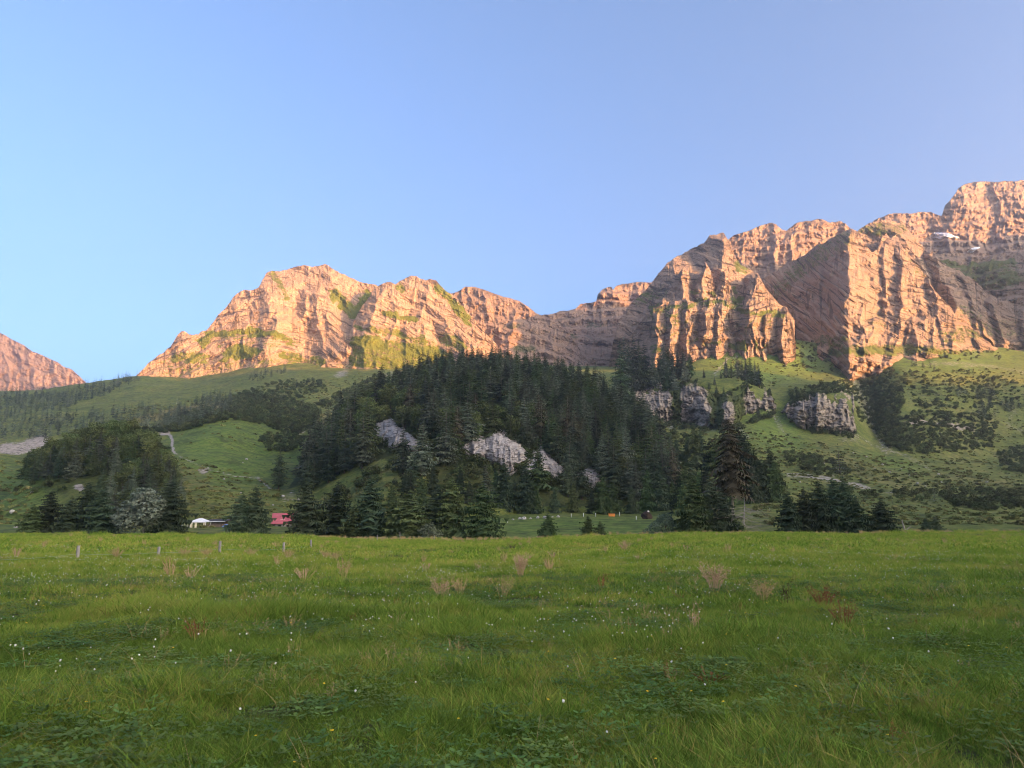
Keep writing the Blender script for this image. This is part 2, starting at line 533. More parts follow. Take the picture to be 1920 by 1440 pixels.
HILL_CREST = [(500, 985, 360), (535, 935, 400), (570, 888, 430), (610, 833, 470), (650, 793, 510), (700, 752, 545), (760, 727, 575), (820, 706, 600),
              (880, 696, 620), (930, 694, 625), (980, 702, 620), (1040, 724, 605), (1100, 742, 590), (1150, 766, 570), (1190, 794, 540),
              (1220, 822, 500), (1245, 868, 450), (1265, 925, 400), (1285, 965, 360), (1310, 990, 340)]
HILL_FOOT = [(500, 350), (560, 345), (640, 300), (720, 265), (800, 265), (900, 280), (1000, 305), (1100, 325), (1200, 325), (1285, 335), (1310, 338)]
KNOLL_CREST = [(-10, 985, 280), (20, 940, 300), (60, 888, 320), (110, 846, 340), (150, 826, 350), (200, 818, 355), (250, 822, 355), (290, 842, 345),
               (320, 876, 330), (340, 925, 300), (365, 985, 270)]
KNOLL_FOOT = [(-10, 262), (60, 245), (150, 232), (250, 232), (340, 250), (365, 262)]


def base_z(a, Y):
    ai = np.clip((a + 1.1) / 2.2 * 880, 0, 879.999)
    yi = np.interp(Y, YT, np.arange(len(YT)))
    yi = np.clip(yi, 0, len(YT) - 1.001)
    i0 = yi.astype(int); j0 = ai.astype(int)
    fy = yi - i0; fa = ai - j0
    return (ZT[i0, j0] * (1 - fa) + ZT[i0, j0 + 1] * fa) * (1 - fy) + (ZT[i0 + 1, j0] * (1 - fa) + ZT[i0 + 1, j0 + 1] * fa) * fy


def dome(a, Y, crest, foot, power):
    px = a * FPX + 960
    c = np.array(crest, float)
    pyc = np.interp(px, c[:, 0], c[:, 1]); Yc = np.interp(px, c[:, 0], c[:, 2])
    Yf = lin(foot, px)
    zc = elev(pyc) * Yc
    zf = base_z(a, Yf)
    s = np.clip((Y - Yf) / np.maximum(Yc - Yf, 5), 0, 1)
    # gentle toe, steep middle, round top
    prof = 0.5 * s ** power + 0.5 * (1 - (1 - s) ** 1.6)
    z = zf + (zc - zf) * prof
    z = np.where(Y > Yc, zc - (Y - Yc) ** 1.15 * 0.22, z)
    ins = (px > c[0, 0]) & (px < c[-1, 0]) & (Y > Yf)
    return np.where(ins, z, -1e3)


def ground_z(x, y):
    """height of the ground over the whole plan, metres above the meadow under the camera"""
    x = np.asarray(x, float); y = np.asarray(y, float)
    r = np.hypot(x, y)
    az = np.arctan2(x, y)
    front = np.abs(az) < R(45)
    Y = np.where(front, y, r * math.cos(R(45)))
    a = np.clip(np.where(front, x / np.maximum(y, 1e-3), np.sign(az) * 1.0), -1.0, 1.0)
    zb = base_z(a, Y)
    h = np.maximum(dome(a, Y, HILL_CREST, HILL_FOOT, 1.3), dome(a, Y, KNOLL_CREST, KNOLL_FOOT, 1.2))
    d = h - zb
    k = 6.0
    z = zb + np.where(d > k, d, np.where(d < -k, 0, (d + k) ** 2 / (4 * k)))
    side = sstep(R(45), R(80), np.abs(az))
    z = z * (1 - side) + (-1.65 - 0.01 * np.minimum(r, 150) + 0.06 * np.maximum(r - 200, 0)) * side
    far = sstep(120, 400, r)
    z = z + fbm(x / 130, y / 130, 4, 11) * 7 * far + fbm(x / 28, y / 28, 4, 12) * 2.2 * far * (0.4 + 0.6 * sstep(250, 900, r))
    z = z + fbm(x / 16, y / 16, 3, 13) * 0.22 * (1 - far) * sstep(3, 25, r) + fbm(x / 2.6, y / 2.6, 2, 14) * 0.06 * (1 - far)
    z = z + fbm(x / 34, y / 34, 3, 15) * 0.85 * sstep(90, 140, r) * (1 - far)
    return z + EYE


_YH = np.concatenate([np.linspace(3, 150, 200), np.linspace(151, 1600, 1450)])


def hit(px, py, ymin=3.0):
    """forward distance at which the line of sight through a pixel meets the ground"""
    Yv = _YH[_YH >= ymin]
    x, y, z = at(px, py, Yv)
    g = ground_z(x, y)
    b = np.nonzero(z < g)[0]
    return float(Yv[b[0]]) if len(b) else None


def hits(px, py, ymin):
    px = np.asarray(px, float); py = np.asarray(py, float)
    Yv = np.geomspace(ymin, 1600, 500)
    x, y, z = at(px[:, None], py[:, None], Yv[None, :])
    b = z < ground_z(x, y)
    i = b.argmax(1)
    return np.where(b.any(1), Yv[i], np.nan)


def on_ground(px, Y):
    """ground point in the column of pixel px at forward distance Y"""
    x = (px - 960) / FPX * Y
    for _ in range(3):
        z = float(ground_z(x, Y))
        e = z - EYE
        x = (px - 960) / FPX * (Y * CP + e * SP)
    return x, Y, float(ground_z(x, Y))


def build_ground():
    azf = np.linspace(R(-41), R(41), 860)
    azc = np.concatenate([np.linspace(R(-180), R(-42), 60), azf, np.linspace(R(42), R(180), 60)])
    rr = np.concatenate([np.geomspace(0.6, 140, 120), np.linspace(143, 420, 110), np.linspace(423, 1100, 190), np.linspace(1106, 1750, 70)])
    A, RR = np.meshgrid(azc, rr)
    # rows follow forward distance inside the view so that detail stays even
    x = RR * np.sin(A); y = RR * np.cos(A)
    z = ground_z(x, y)
    px, py = proj(x, np.maximum(y, 0.1), z)
    inf = y > 0.7 * RR
    wpx = px + fbm(x / 14, y / 14, 4, 21) * 9; wpy = py + fbm(x / 14, y / 14, 4, 22) * 6
    m = dict(dry=0 * x, scree=0 * x, rock=0 * x, lush_or_lit=0 * x, wood=0 * x, under=np.where(inf, 0.95 * (1 - sstep(50, 150, y)), 0))

    def put(k, v, lo=150):
        m[k] = np.maximum(m[k], np.where(inf & (y > lo), v, 0))
    P = dict(px=wpx, py=wpy)
    # tracks and worn ground
    put('scree', stroke(px, wpy, [(300, 812), (316, 813), (324, 824), (322, 838), (328, 849)], 3.4) * 1.0, 380)
    put('scree', stroke(px, py, [(328, 849), (345, 860), (372, 872), (400, 883), (440, 893), (480, 896), (497, 907), (510, 918)], 2.0) * 0.78, 250)
    put('scree', stroke(px, py, [(484, 894), (497, 908), (508, 918)], 2.6) * 0.8, 250)
    put('scree', stroke(px, py, [(415, 912), (440, 922), (425, 934), (398, 944)], 1.2) * 0.6, 200)
    put('dry', blob(wpx, wpy, 350, 900, 60, 30, 0) * 0.5)
    put('dry', stroke(wpx, wpy, [(255, 790), (330, 770), (420, 762)], 9) * 0.8, 700)
    put('dry', stroke(wpx, wpy, [(590, 792), (625, 775), (660, 765)], 9) * 0.8, 500)
    put('dry', stroke(wpx, wpy, [(540, 770), (600, 752), (680, 730)], 7) * 0.45, 700)
    put('dry', stroke(px, py, [(400, 704), (470, 700), (560, 692)], 5) * 0.5, 1100)
    put('lush_or_lit', blob(wpx, wpy, 430, 850, 110, 65, 0) * 0.9, 260)
    put('lush_or_lit', blob(wpx, wpy, 560, 845, 30, 30, 0) * 0.9, 260)
    put('lush_or_lit', blob(wpx, wpy, 15, 930, 70, 60, 0) * 0.8, 150)
    put('lush_or_lit', blob(wpx, wpy, 1080, 990, 190, 22, 0) * 0.8, 150)
    put('lush_or_lit', blob(wpx, wpy, 1450, 800, 70, 40, 35) * 0.8, 500)
    put('lush_or_lit', blob(wpx, wpy, 1670, 880, 60, 26, 20) * 0.6, 500)
    put('lush_or_lit', blob(wpx, wpy, 1440, 672, 125, 40, 0) * 1.0, 950)  # this apron and the next: sunlit brightness painted into the grass colour
    put('lush_or_lit', blob(wpx, wpy, 1740, 668, 180, 34, 0) * .95, 1050)
    # talus and gravel on the right slope
    put('scree', stroke(wpx, wpy, [(1270, 785), (1330, 800), (1380, 800), (1400, 820)], 9) * 0.6, 500)
    put('scree', stroke(wpx, wpy, [(1445, 770), (1460, 790), (1470, 810)], 8) * 0.6, 500)
    put('scree', stroke(wpx, wpy, [(1480, 890), (1520, 893), (1560, 898), (1600, 908), (1625, 915)], 6) * 0.8, 300)
    put('scree', stroke(wpx, wpy, [(1600, 815), (1650, 840), (1700, 855), (1740, 875)], 5) * 0.58, 500)
    put('scree', blob(wpx, wpy, 1680, 923, 26, 8) * 0.6, 300)
    put('scree', blob(wpx, wpy, 1595, 822, 24, 9) * 0.6, 500)
    put('scree', stroke(wpx, wpy, [(1225, 765), (1260, 800)], 7) * 0.65, 400)
    put('scree', stroke(wpx, wpy, [(1340, 700), (1365, 675), (1380, 665)], 3) * 0.8, 800)
    put('scree', stroke(wpx, wpy, [(1720, 684), (1800, 682), (1870, 690), (1930, 700)], 5) * 0.62, 900)
    put('scree', stroke(wpx, wpy, [(1900, 770), (1890, 800), (1930, 815)], 9) * 0.55, 500)
    put('dry', blob(wpx, wpy, 1650, 890, 130, 22, 16) * 0.55, 350)
    put('dry', blob(wpx, wpy, 1560, 845, 60, 16, 28) * 0.45, 350)
    put('dry', blob(wpx, wpy, 1820, 900, 100, 9, 8) * 0.5, 350)
    put('dry', blob(wpx, wpy, 1300, 880, 30, 10, 0) * 0.6, 350)
    put('rock', stroke(wpx, wpy, [(1700, 792), (1770, 795), (1800, 800), (1830, 805)], 5) * 0.9, 500)
    put('rock', stroke(wpx, wpy, [(1600, 700), (1610, 740), (1640, 790), (1665, 840)], 16) * 0.62, 600)
    put('rock', stroke(wpx, wpy, [(-20, 845), (40, 840), (80, 826)], 12) * 0.95, 650)
    put('rock', blob(wpx, wpy, 560, 808, 14, 10) * 0.8, 400)
    put('rock', blob(wpx, wpy, 380, 883, 10, 6) * 0.9, 300)
    put('rock', blob(wpx, wpy, 145, 915, 10, 8) * 0.9, 200)
    put('rock', stroke(wpx, wpy, [(1480, 650), (1540, 675), (1600, 660)], 14) * 0.45, 1000)
    put('rock', stroke(wpx, wpy, [(1640, 660), (1760, 650), (1850, 665)], 9) * 0.5, 1000)
    put('scree', blob(wpx, wpy, 640, 700, 18, 7, -20) * 0.75, 1100)
    put('scree', blob(wpx, wpy, 735, 705, 40, 9, -20) * 0.65, 1000)
    put('rock', blob(wpx, wpy, 545, 930, 28, 12, -12) * 0.55, 200)
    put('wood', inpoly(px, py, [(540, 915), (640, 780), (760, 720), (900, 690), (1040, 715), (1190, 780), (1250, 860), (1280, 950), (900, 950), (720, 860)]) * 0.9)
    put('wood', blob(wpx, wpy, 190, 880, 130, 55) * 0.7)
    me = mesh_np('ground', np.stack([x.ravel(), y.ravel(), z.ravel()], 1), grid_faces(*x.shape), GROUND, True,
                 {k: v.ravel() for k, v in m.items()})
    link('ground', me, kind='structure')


build_ground()


SURF = {}


# ------------------------------------------------------------------ mountains: relief faces with a back
def face_depth(px, py, spurs):
    """how far buttresses stand out of the wall, metres"""
    out = np.zeros(px.shape)
    for s in spurs:
        pts = np.array(s['pts'], float)
        o = np.argsort(pts[:, 1])
        xs = np.interp(py, pts[o, 1], pts[o, 0])
        dx = px - xs
        k = np.where(dx < 0, s.get('kl', 1.5), s.get('kr', 0.6))
        top, bot = pts[:, 1].min(), pts[:, 1].max()
        fade = sstep(top - s.get('ft', 25), top + s.get('ft', 25), py) * (1 - sstep(bot - 10, bot + s.get('fb', 300), py))
        out = np.maximum(out, (s['A'] - k * np.abs(dx)) * fade)
    return out


def mountain(top, bottom, nx, ny, Yb, k, mat, spurs=(), flute=(20, 22, 90), rough=12, tilt=0.0, curve=None, terr=0.0, tperiod=24, grass=None, scree=None,
             seed=1, jag=2.0, kpow=1.0, name='mountain', slant=0.0, key=None, butt=(0, 60, 140)):
    x0, x1 = top[0][0], top[-1][0]
    pxs = np.linspace(x0, x1, nx)
    T = lin(top, pxs) + fbm(pxs / 9, 0 * pxs + seed, 4, seed) * jag
    B = lin(bottom, pxs) + 45
    s = np.linspace(0, 1, ny)
    px = np.repeat(pxs[None], ny, 0)
    py = B[None] + (T - B)[None] * s[:, None]
    B = B - 45
    Bmax = np.mean(B)
    # strata coordinate in photo pixels, warped and tilted
    w = fbm(px / 70, py / 70, 5, seed + 3) * 15
    st = py + tilt * (px - 0.5 * (x0 + x1)) + w + (curve(px, py) if curve is not None else 0)
    h = np.maximum(Bmax - py, -6)
    if terr:
        q = st / tperiod
        fl = np.floor(q); fr = q - fl
        stepv = (fl + sstep(0.0, 0.35, fr)) * tperiod
        h = h + (stepv - st) * -terr * (0.4 + 0.6 * vnoise(px / 60, py / 60, seed + 8)) * 1.0
    Y = (Yb(px) if callable(Yb) else Yb) + k * np.sign(h) * np.abs(h) ** kpow
    sp = face_depth(px + fbm(px / 22, py / 22, 4, seed + 5) * 7, py + fbm(px / 25, py / 25, 3, seed + 6) * 6, spurs)
    Y = Y - sp
    ba, bx_, by_ = butt
    if ba:
        depth = np.clip((py - T[None]) / 70.0, 0.15, 1.0)
        wx = px + slant * py + fbm(px / 60, py / 60, 4, seed + 41) * 26
        rb = 1 - np.abs(2 * vnoise(wx / bx_, py / by_, seed + 42) - 1) * 1.3
        rb = rb + 0.5 * (1 - np.abs(2 * vnoise(wx / bx_ * 2.3 + 9, py / by_ * 1.9, seed + 43) - 1) * 1.3)
        Y = Y - ba * depth * (rb - 0.75)
    fa, fx, fy = flute
    sx = px + slant * py
    Y = Y - fa * (ridged((sx + fbm(px / 50, py / 50, 3, seed) * 14) / fx, py / fy, 5, seed + 1) - 0.5)
    Y = Y - rough * fbm(px / 15, py / 12, 6, seed + 2, 0.66)
    blk = np.floor(st / 5.0 + 2 * vnoise(px / 9, py / 9, seed + 51))
    Y = Y - rough * 0.45 * (_hash(blk, np.floor(px / 7 + 3 * vnoise(px / 12, py / 12, seed + 52) + blk * .37), seed + 53) - 0.5)
    Y = Y - rough * 0.5 * (ridged(px / 16 , st / 7, 3, seed + 9) - 0.5)
    # fade the relief into the skyline so that it stays where it is
    x, y, z = at(px, py, Y)
    if key: SURF[key] = (px, py, Y)
    # back side
    xs, ys, zs = [x], [y], [z]
    zt = z[-1]
    for dy, dz in ((25, -4), (90, -60), (260, -0.5), (700, None)):
        yy = y[-1] + dy
        if dz is None: zz = np.minimum(zt * 0, zt)
        elif dz > -1: zz = zt * 0.6
        else: zz = zt + dz
        xs.append((x[-1] * (yy / y[-1]))[None]); ys.append(yy[None]); zs.append(zz[None])
    X, Yw, Z = np.vstack(xs), np.vstack(ys), np.vstack(zs)
    nb = 4
    ext = lambda q: np.vstack([q] + [q[-1:]] * nb)
    g = np.zeros(px.shape)
    if grass is not None:
        g = grass(px + fbm(px / 12, py / 9, 4, seed + 31) * 10, py + fbm(px / 12, py / 9, 4, seed + 32) * 7)
    sc = np.zeros(px.shape)
    if scree is not None:
        sc = scree(px + fbm(px / 12, py / 9, 4, seed + 33) * 8, py + fbm(px / 12, py / 9, 4, seed + 34) * 6)
    me = mesh_np(name, np.stack([X.ravel(), Yw.ravel(), Z.ravel()], 1), grid_faces(*X.shape), mat, False,
                 dict(strata=ext(st).ravel(), across=ext(px).ravel(), grass=ext(g).ravel(), scree=ext(sc).ravel()))
    return link(name, me, kind='structure')


# far mountain at the left edge
mountain([(-90, 585), (0, 624), (15, 632), (30, 641), (45, 647), (60, 658), (80, 666), (95, 673), (110, 680), (120, 688), (135, 693), (150, 706), (165, 722), (180, 740)],
         [(-90, 775), (180, 775)], 190, 110, 2750, 2.6, ROCK_BACK, flute=(50, 26, 90), rough=22, tilt=-0.45, seed=101, jag=1.2,
         grass=lambda x, y: blob(x, y, 30, 640, 90, 14, 35) * 0.25)

# left summit
mountain([(235, 722), (255, 705), (270, 690), (280, 680), (300, 665), (320, 650), (333, 628), (340, 622), (348, 621), (356, 627), (372, 627), (376, 622), (388, 618), (400, 605),
          (410, 590), (425, 575), (435, 560), (450, 546), (458, 543), (470, 545), (485, 538), (492, 525), (500, 512), (510, 508), (525, 509), (540, 505),
          (555, 500), (570, 496), (585, 500), (600, 499), (610, 495), (617, 498), (628, 507), (640, 512), (655, 520), (680, 530), (705, 535), (720, 540), (780, 552)],
         [(235, 745), (420, 735), (560, 730), (780, 725)], 560, 320, 1470, 1.7, ROCK_FAR,
         spurs=[dict(pts=[(500, 520), (510, 560), (520, 600), (500, 650)], A=70, kl=0.9, kr=0.8), dict(pts=[(455, 545), (440, 600), (420, 640)], A=40, kl=.6, kr=.5),
                dict(pts=[(590, 545), (610, 590), (640, 630), (650, 650)], A=75, kl=0.8, kr=1.0), dict(pts=[(341, 622), (345, 650), (360, 690)], A=30, kl=1.0, kr=.5),
                dict(pts=[(612, 497), (630, 540), (660, 580)], A=35, kl=.6, kr=.8)],
         flute=(14, 40, 110), rough=6.5, butt=(30, 80, 120), tilt=0.05, curve=lambda x, y: -0.0011 * (x - 540) ** 2 * 0.9 - np.maximum(x - 540, 0) * 0.35,
         terr=.4, tperiod=24, seed=201, jag=2.0,
         grass=lambda x, y: np.maximum.reduce([stroke(x, y, [(625, 548), (650, 575), (665, 590), (690, 555)], 11) * 0.85, stroke(x, y, [(512, 512), (525, 540), (535, 560)], 8) * .6,
                blob(x, y, 355, 672, 50, 13, 0) * 0.62, blob(x, y, 450, 660, 45, 16, 0) * 0.75, stroke(x, y, [(390, 628), (470, 622), (520, 628), (545, 640)], 8) * 0.7,
                blob(x, y, 550, 672, 35, 12, 20) * .6, blob(x, y, 380, 640, 14, 12) * .7, blob(x, y, 590, 680, 30, 14) * .6, blob(x, y, 440, 690, 200, 30, 0) * .46, blob(x, y, 480, 640, 130, 18, 0) * .42]),
         scree=lambda x, y: np.maximum(blob(x, y, 660, 530, 60, 12, 15) * .8, blob(x, y, 330, 712, 70, 12, -4) * .8))

# the second, layered block in front of it
mountain([(585, 725), (600, 690), (620, 672), (640, 650), (655, 625), (665, 600), (680, 572), (690, 560), (700, 545), (712, 535), (725, 529), (733, 528), (742, 533), (750, 526),
          (760, 521), (770, 517), (780, 517), (790, 524), (800, 526), (808, 522), (818, 527), (825, 535), (835, 545), (845, 550), (855, 560), (870, 575),
          (890, 600), (910, 625), (930, 645), (945, 662), (980, 700)],
         [(585, 735), (750, 720), (980, 715)], 460, 290, 1440, 1.55, ROCK_FAR,
         spurs=[dict(pts=[(728, 530), (705, 570), (690, 610), (680, 640)], A=55, kl=1.6, kr=.35), dict(pts=[(805, 525), (800, 560), (830, 600), (870, 640)], A=35, kl=.7, kr=.5),
                dict(pts=[(768, 520), (765, 560), (760, 600)], A=35, kl=1.3, kr=.5)],
         flute=(9, 34, 90), rough=6, butt=(20, 64, 110), tilt=-0.34, curve=lambda x, y: np.maximum(x - 790, 0) * -0.25,
         terr=.5, tperiod=22, seed=301, jag=2.2,
         grass=lambda x, y: np.maximum.reduce([stroke(x, y, [(822, 540), (850, 570), (880, 605)], 9) * .8, blob(x, y, 700, 645, 50, 15, 8) * .8, blob(x, y, 795, 661, 42, 14, 5) * 1.05,
                blob(x, y, 740, 668, 120, 38, 0) * .66, stroke(x, y, [(720, 587), (760, 595), (780, 602)], 5) * .75, blob(x, y, 850, 640, 40, 14, 25) * .6,
                blob(x, y, 752, 540, 9, 12) * .6, stroke(x, y, [(670, 615), (720, 622), (790, 635)], 6) * .6]),
         scree=lambda x, y: np.maximum(blob(x, y, 660, 690, 50, 10, -4) * .6, 0))

# grey-pink ridge behind, falling to the col
mountain([(810, 570), (845, 551), (860, 546), (872, 538), (885, 537), (900, 541), (920, 548), (940, 555), (960, 560), (975, 565), (990, 575), (1005, 587), (1020, 593), (1045, 602), (1080, 640), (1110, 690)],
         [(810, 705), (1110, 715)], 300, 200, 1480, 2.2, ROCK_BACK,
         spurs=[dict(pts=[(935, 600), (940, 640), (935, 680)], A=60, kl=2.0, kr=.5), dict(pts=[(885, 540), (905, 580), (900, 600)], A=40, kl=.7, kr=.5),
                dict(pts=[(1000, 640), (985, 690)], A=30, kl=.8, kr=.4)],
         flute=(34, 36, 90), rough=11, tilt=-0.3, terr=.5, tperiod=20, seed=401, jag=1.0,
         grass=lambda x, y: np.maximum(blob(x, y, 960, 610, 16, 9) * .6, blob(x, y, 985, 655, 30, 9) * .6))

# col and the cirque wall under the flat-topped crag
mountain([(985, 612), (1005, 596), (1020, 590), (1035, 589), (1050, 583), (1065, 582), (1080, 578), (1088, 570), (1105, 567), (1118, 566), (1121, 552), (1130, 543), (1140, 538), (1146, 537), (1150, 544),
          (1155, 536), (1165, 533), (1180, 531), (1200, 529), (1215, 530), (1250, 528)],
         [(985, 700), (1120, 700), (1250, 700)], 300, 200, lambda p: 1620 + 0 * p, 3.6, ROCK_BACK,
         spurs=[dict(pts=[(1140, 540), (1140, 560)], A=45, kl=1.5, kr=.6, fb=12), dict(pts=[(1118, 625), (1115, 645)], A=50, kl=1.6, kr=.9, fb=14), dict(pts=[(1100, 655), (1095, 690)], A=70, kl=1.5, kr=.6, fb=14),
                dict(pts=[(1190, 540), (1195, 560)], A=30, kl=1.0, kr=.6, fb=10)],
         flute=(40, 42, 70), rough=14, tilt=0.06, terr=.8, tperiod=17, seed=501, jag=1.2,
         grass=lambda x, y: np.maximum(blob(x, y, 1060, 635, 26, 9, -10) * .6, blob(x, y, 1115, 610, 30, 7, -6) * .45),
         scree=lambda x, y: np.maximum(blob(x, y, 1070, 668, 50, 14, 15) * .8, blob(x, y, 1110, 690, 60, 8) * .8))

# far summits on the right
mountain([(1590, 440), (1620, 430), (1640, 412), (1665, 402), (1680, 399), (1700, 400), (1710, 401), (1730, 397), (1745, 398), (1758, 403), (1766, 404), (1772, 385), (1780, 378), (1793, 360), (1797, 352),
          (1810, 345), (1830, 341), (1850, 340), (1870, 342), (1885, 339), (1900, 341), (1915, 338), (2000, 340)],
         [(1590, 520), (2000, 520)], 330, 160, 2350, 2.6, ROCK_BACK,
         spurs=[dict(pts=[(1800, 352), (1795, 400), (1780, 420)], A=40, kl=1.4, kr=.6), dict(pts=[(1880, 345), (1890, 380)], A=40, kl=1.2, kr=.6), dict(pts=[(1690, 400), (1685, 420)], A=40, kl=1.2, kr=.8)],
         flute=(46, 30, 60), rough=18, tilt=0.05, terr=1.0, tperiod=16, seed=601, jag=1.4, key='far_right',
         scree=lambda x, y: blob(x, y, 1800, 455, 120, 22, 8) * .8)
mountain([(1352, 470), (1365, 450), (1375, 442), (1390, 437), (1410, 430), (1430, 422), (1445, 417), (1455, 420), (1465, 430), (1475, 433), (1480, 428), (1490, 420), (1500, 416), (1520, 414), (1535, 411),
          (1545, 412), (1555, 417), (1560, 416), (1575, 415), (1585, 419), (1595, 428), (1625, 442), (1640, 450)],
         [(1352, 600), (1640, 590)], 270, 170, 1820, 2.3, ROCK_BACK,
         spurs=[dict(pts=[(1449, 418), (1455, 440)], A=40, kl=1.2, kr=1.2), dict(pts=[(1500, 418), (1490, 440), (1470, 460)], A=45, kl=1.2, kr=.6)],
         flute=(40, 32, 60), rough=13, tilt=0.12, terr=.8, tperiod=18, seed=651, jag=1.4)
# dark grassy steps at the right
mountain([(1690, 505), (1710, 480), (1740, 478), (1770, 475), (1800, 474), (1820, 480), (1850, 482), (1880, 475), (1920, 470), (2000, 465)],
         [(1690, 640), (2000, 640)], 240, 150, 1560, 2.1, ROCK_RIGHT,
         spurs=[dict(pts=[(1775, 500), (1790, 560)], A=60, kl=1.6, kr=.7), dict(pts=[(1870, 500), (1880, 560)], A=90, kl=1.7, kr=.5)],
         flute=(36, 34, 60), rough=12, tilt=0.06, terr=1.2, tperiod=17, seed=701, jag=1.2,
         grass=lambda x, y: np.maximum(blob(x, y, 1850, 520, 90, 30) * .62, stroke(x, y, [(1740, 485), (1800, 500), (1900, 492)], 8) * .7),
         scree=lambda x, y: stroke(x, y, [(1800, 476), (1860, 484), (1930, 478)], 7) * .8)

# second tower with the great shaded face on its left
mountain([(1590, 455), (1605, 438), (1625, 420), (1640, 414), (1665, 412), (1690, 418), (1705, 432), (1720, 452), (1735, 467), (1742, 476), (1748, 469), (1757, 480), (1775, 500), (1800, 508), (1827, 527), (1853, 553), (1897, 567), (1930, 580), (2000, 585)],
         [(1590, 560), (1700, 600), (1800, 660), (2000, 690)], 360, 230, lambda p: 1470 + 0.15 * (p - 1700), 1.5, ROCK_RIGHT,
         spurs=[dict(pts=[(1650, 414), (1690, 440), (1715, 480), (1740, 520)], A=70, kl=.7, kr=1.8), dict(pts=[(1748, 470), (1765, 520), (1790, 560), (1800, 620)], A=90, kl=2.0, kr=1.0, ft=10), dict(pts=[(1800, 510), (1822, 560), (1835, 620)], A=80, kl=2.0, kr=.8, ft=10),
                dict(pts=[(1853, 555), (1870, 600), (1880, 640)], A=80, kl=2.0, kr=.7, ft=10), dict(pts=[(1915, 575), (1925, 640)], A=70, kl=1.9, kr=.7, ft=10)],
         flute=(8, 20, 70), rough=7, butt=(30, 40, 90), tilt=-0.4, terr=.5, tperiod=17, seed=851, jag=4.5, slant=-.4,
         grass=lambda x, y: np.maximum.reduce([blob(x, y, 1655, 430, 60, 16) * .52, blob(x, y, 1800, 600, 60, 40) * .42, blob(x, y, 1870, 620, 60, 26) * .45]))
mountain([(1405, 560), (1420, 535), (1440, 517), (1470, 500), (1500, 482), (1530, 462), (1560, 446), (1585, 433), (1597, 431), (1610, 438), (1622, 458), (1634, 474), (1645, 466), (1654, 446), (1662, 438), (1671, 450), (1679, 440), (1690, 455),
          (1700, 474), (1713, 492), (1733, 512), (1752, 545), (1770, 560), (1790, 588), (1820, 610), (1850, 640), (1880, 655), (1920, 660), (1990, 668)],
         [(1405, 665), (1500, 662), (1600, 672), (1700, 665), (1990, 690)], 680, 360, lambda p: 1310 + 0.3 * np.maximum(p - 1600, 0) + 1.25 * np.clip(1590 - p, 0, 200), 1.75, ROCK_RIGHT,
         spurs=[dict(pts=[(1594, 430), (1590, 480), (1592, 540), (1584, 600), (1590, 650)], A=150, kl=1.7, kr=1.1, ft=12), dict(pts=[(1618, 470), (1622, 540), (1616, 600)], A=110, kl=.9, kr=2.2),
                dict(pts=[(1662, 438), (1655, 480), (1660, 540), (1665, 620)], A=105, kl=2.0, kr=.9), dict(pts=[(1680, 442), (1694, 500), (1690, 560)], A=100, kl=1.7, kr=1.0),
                dict(pts=[(1735, 515), (1755, 560), (1772, 640)], A=90, kl=2.2, kr=.8), dict(pts=[(1820, 612), (1835, 650)], A=60, kl=2.0, kr=.7),
                dict(pts=[(1548, 562), (1538, 600), (1540, 650)], A=110, kl=1.9, kr=1.2, ft=12), 
                dict(pts=[(1640, 590), (1632, 655)], A=125, kl=1.2, kr=.8, ft=14), dict(pts=[(1712, 590), (1720, 655)], A=115, kl=1.8, kr=.8, ft=14)],
         flute=(7, 24, 80), rough=6.5, butt=(34, 56, 120), tilt=-0.34, curve=lambda x, y: np.where(x < 1590, (1590 - x) * 0.45, 0), terr=.55, tperiod=19, seed=801, jag=5.0, slant=0.15,
         grass=lambda x, y: np.maximum.reduce([stroke(x, y, [(1585, 446), (1540, 475), (1490, 510), (1460, 545)], 22) * .50, blob(x, y, 1560, 640, 40, 14) * .55,
                blob(x, y, 1640, 600, 30, 26) * .42, blob(x, y, 1800, 630, 60, 20) * .5, blob(x, y, 1860, 600, 50, 20) * .42, stroke(x, y, [(1700, 470), (1730, 520)], 9) * .45, blob(x, y, 1500, 600, 60, 40) * .30,
                stroke(x, y, [(1560, 660), (1700, 655), (1900, 672)], 12) * .62]))

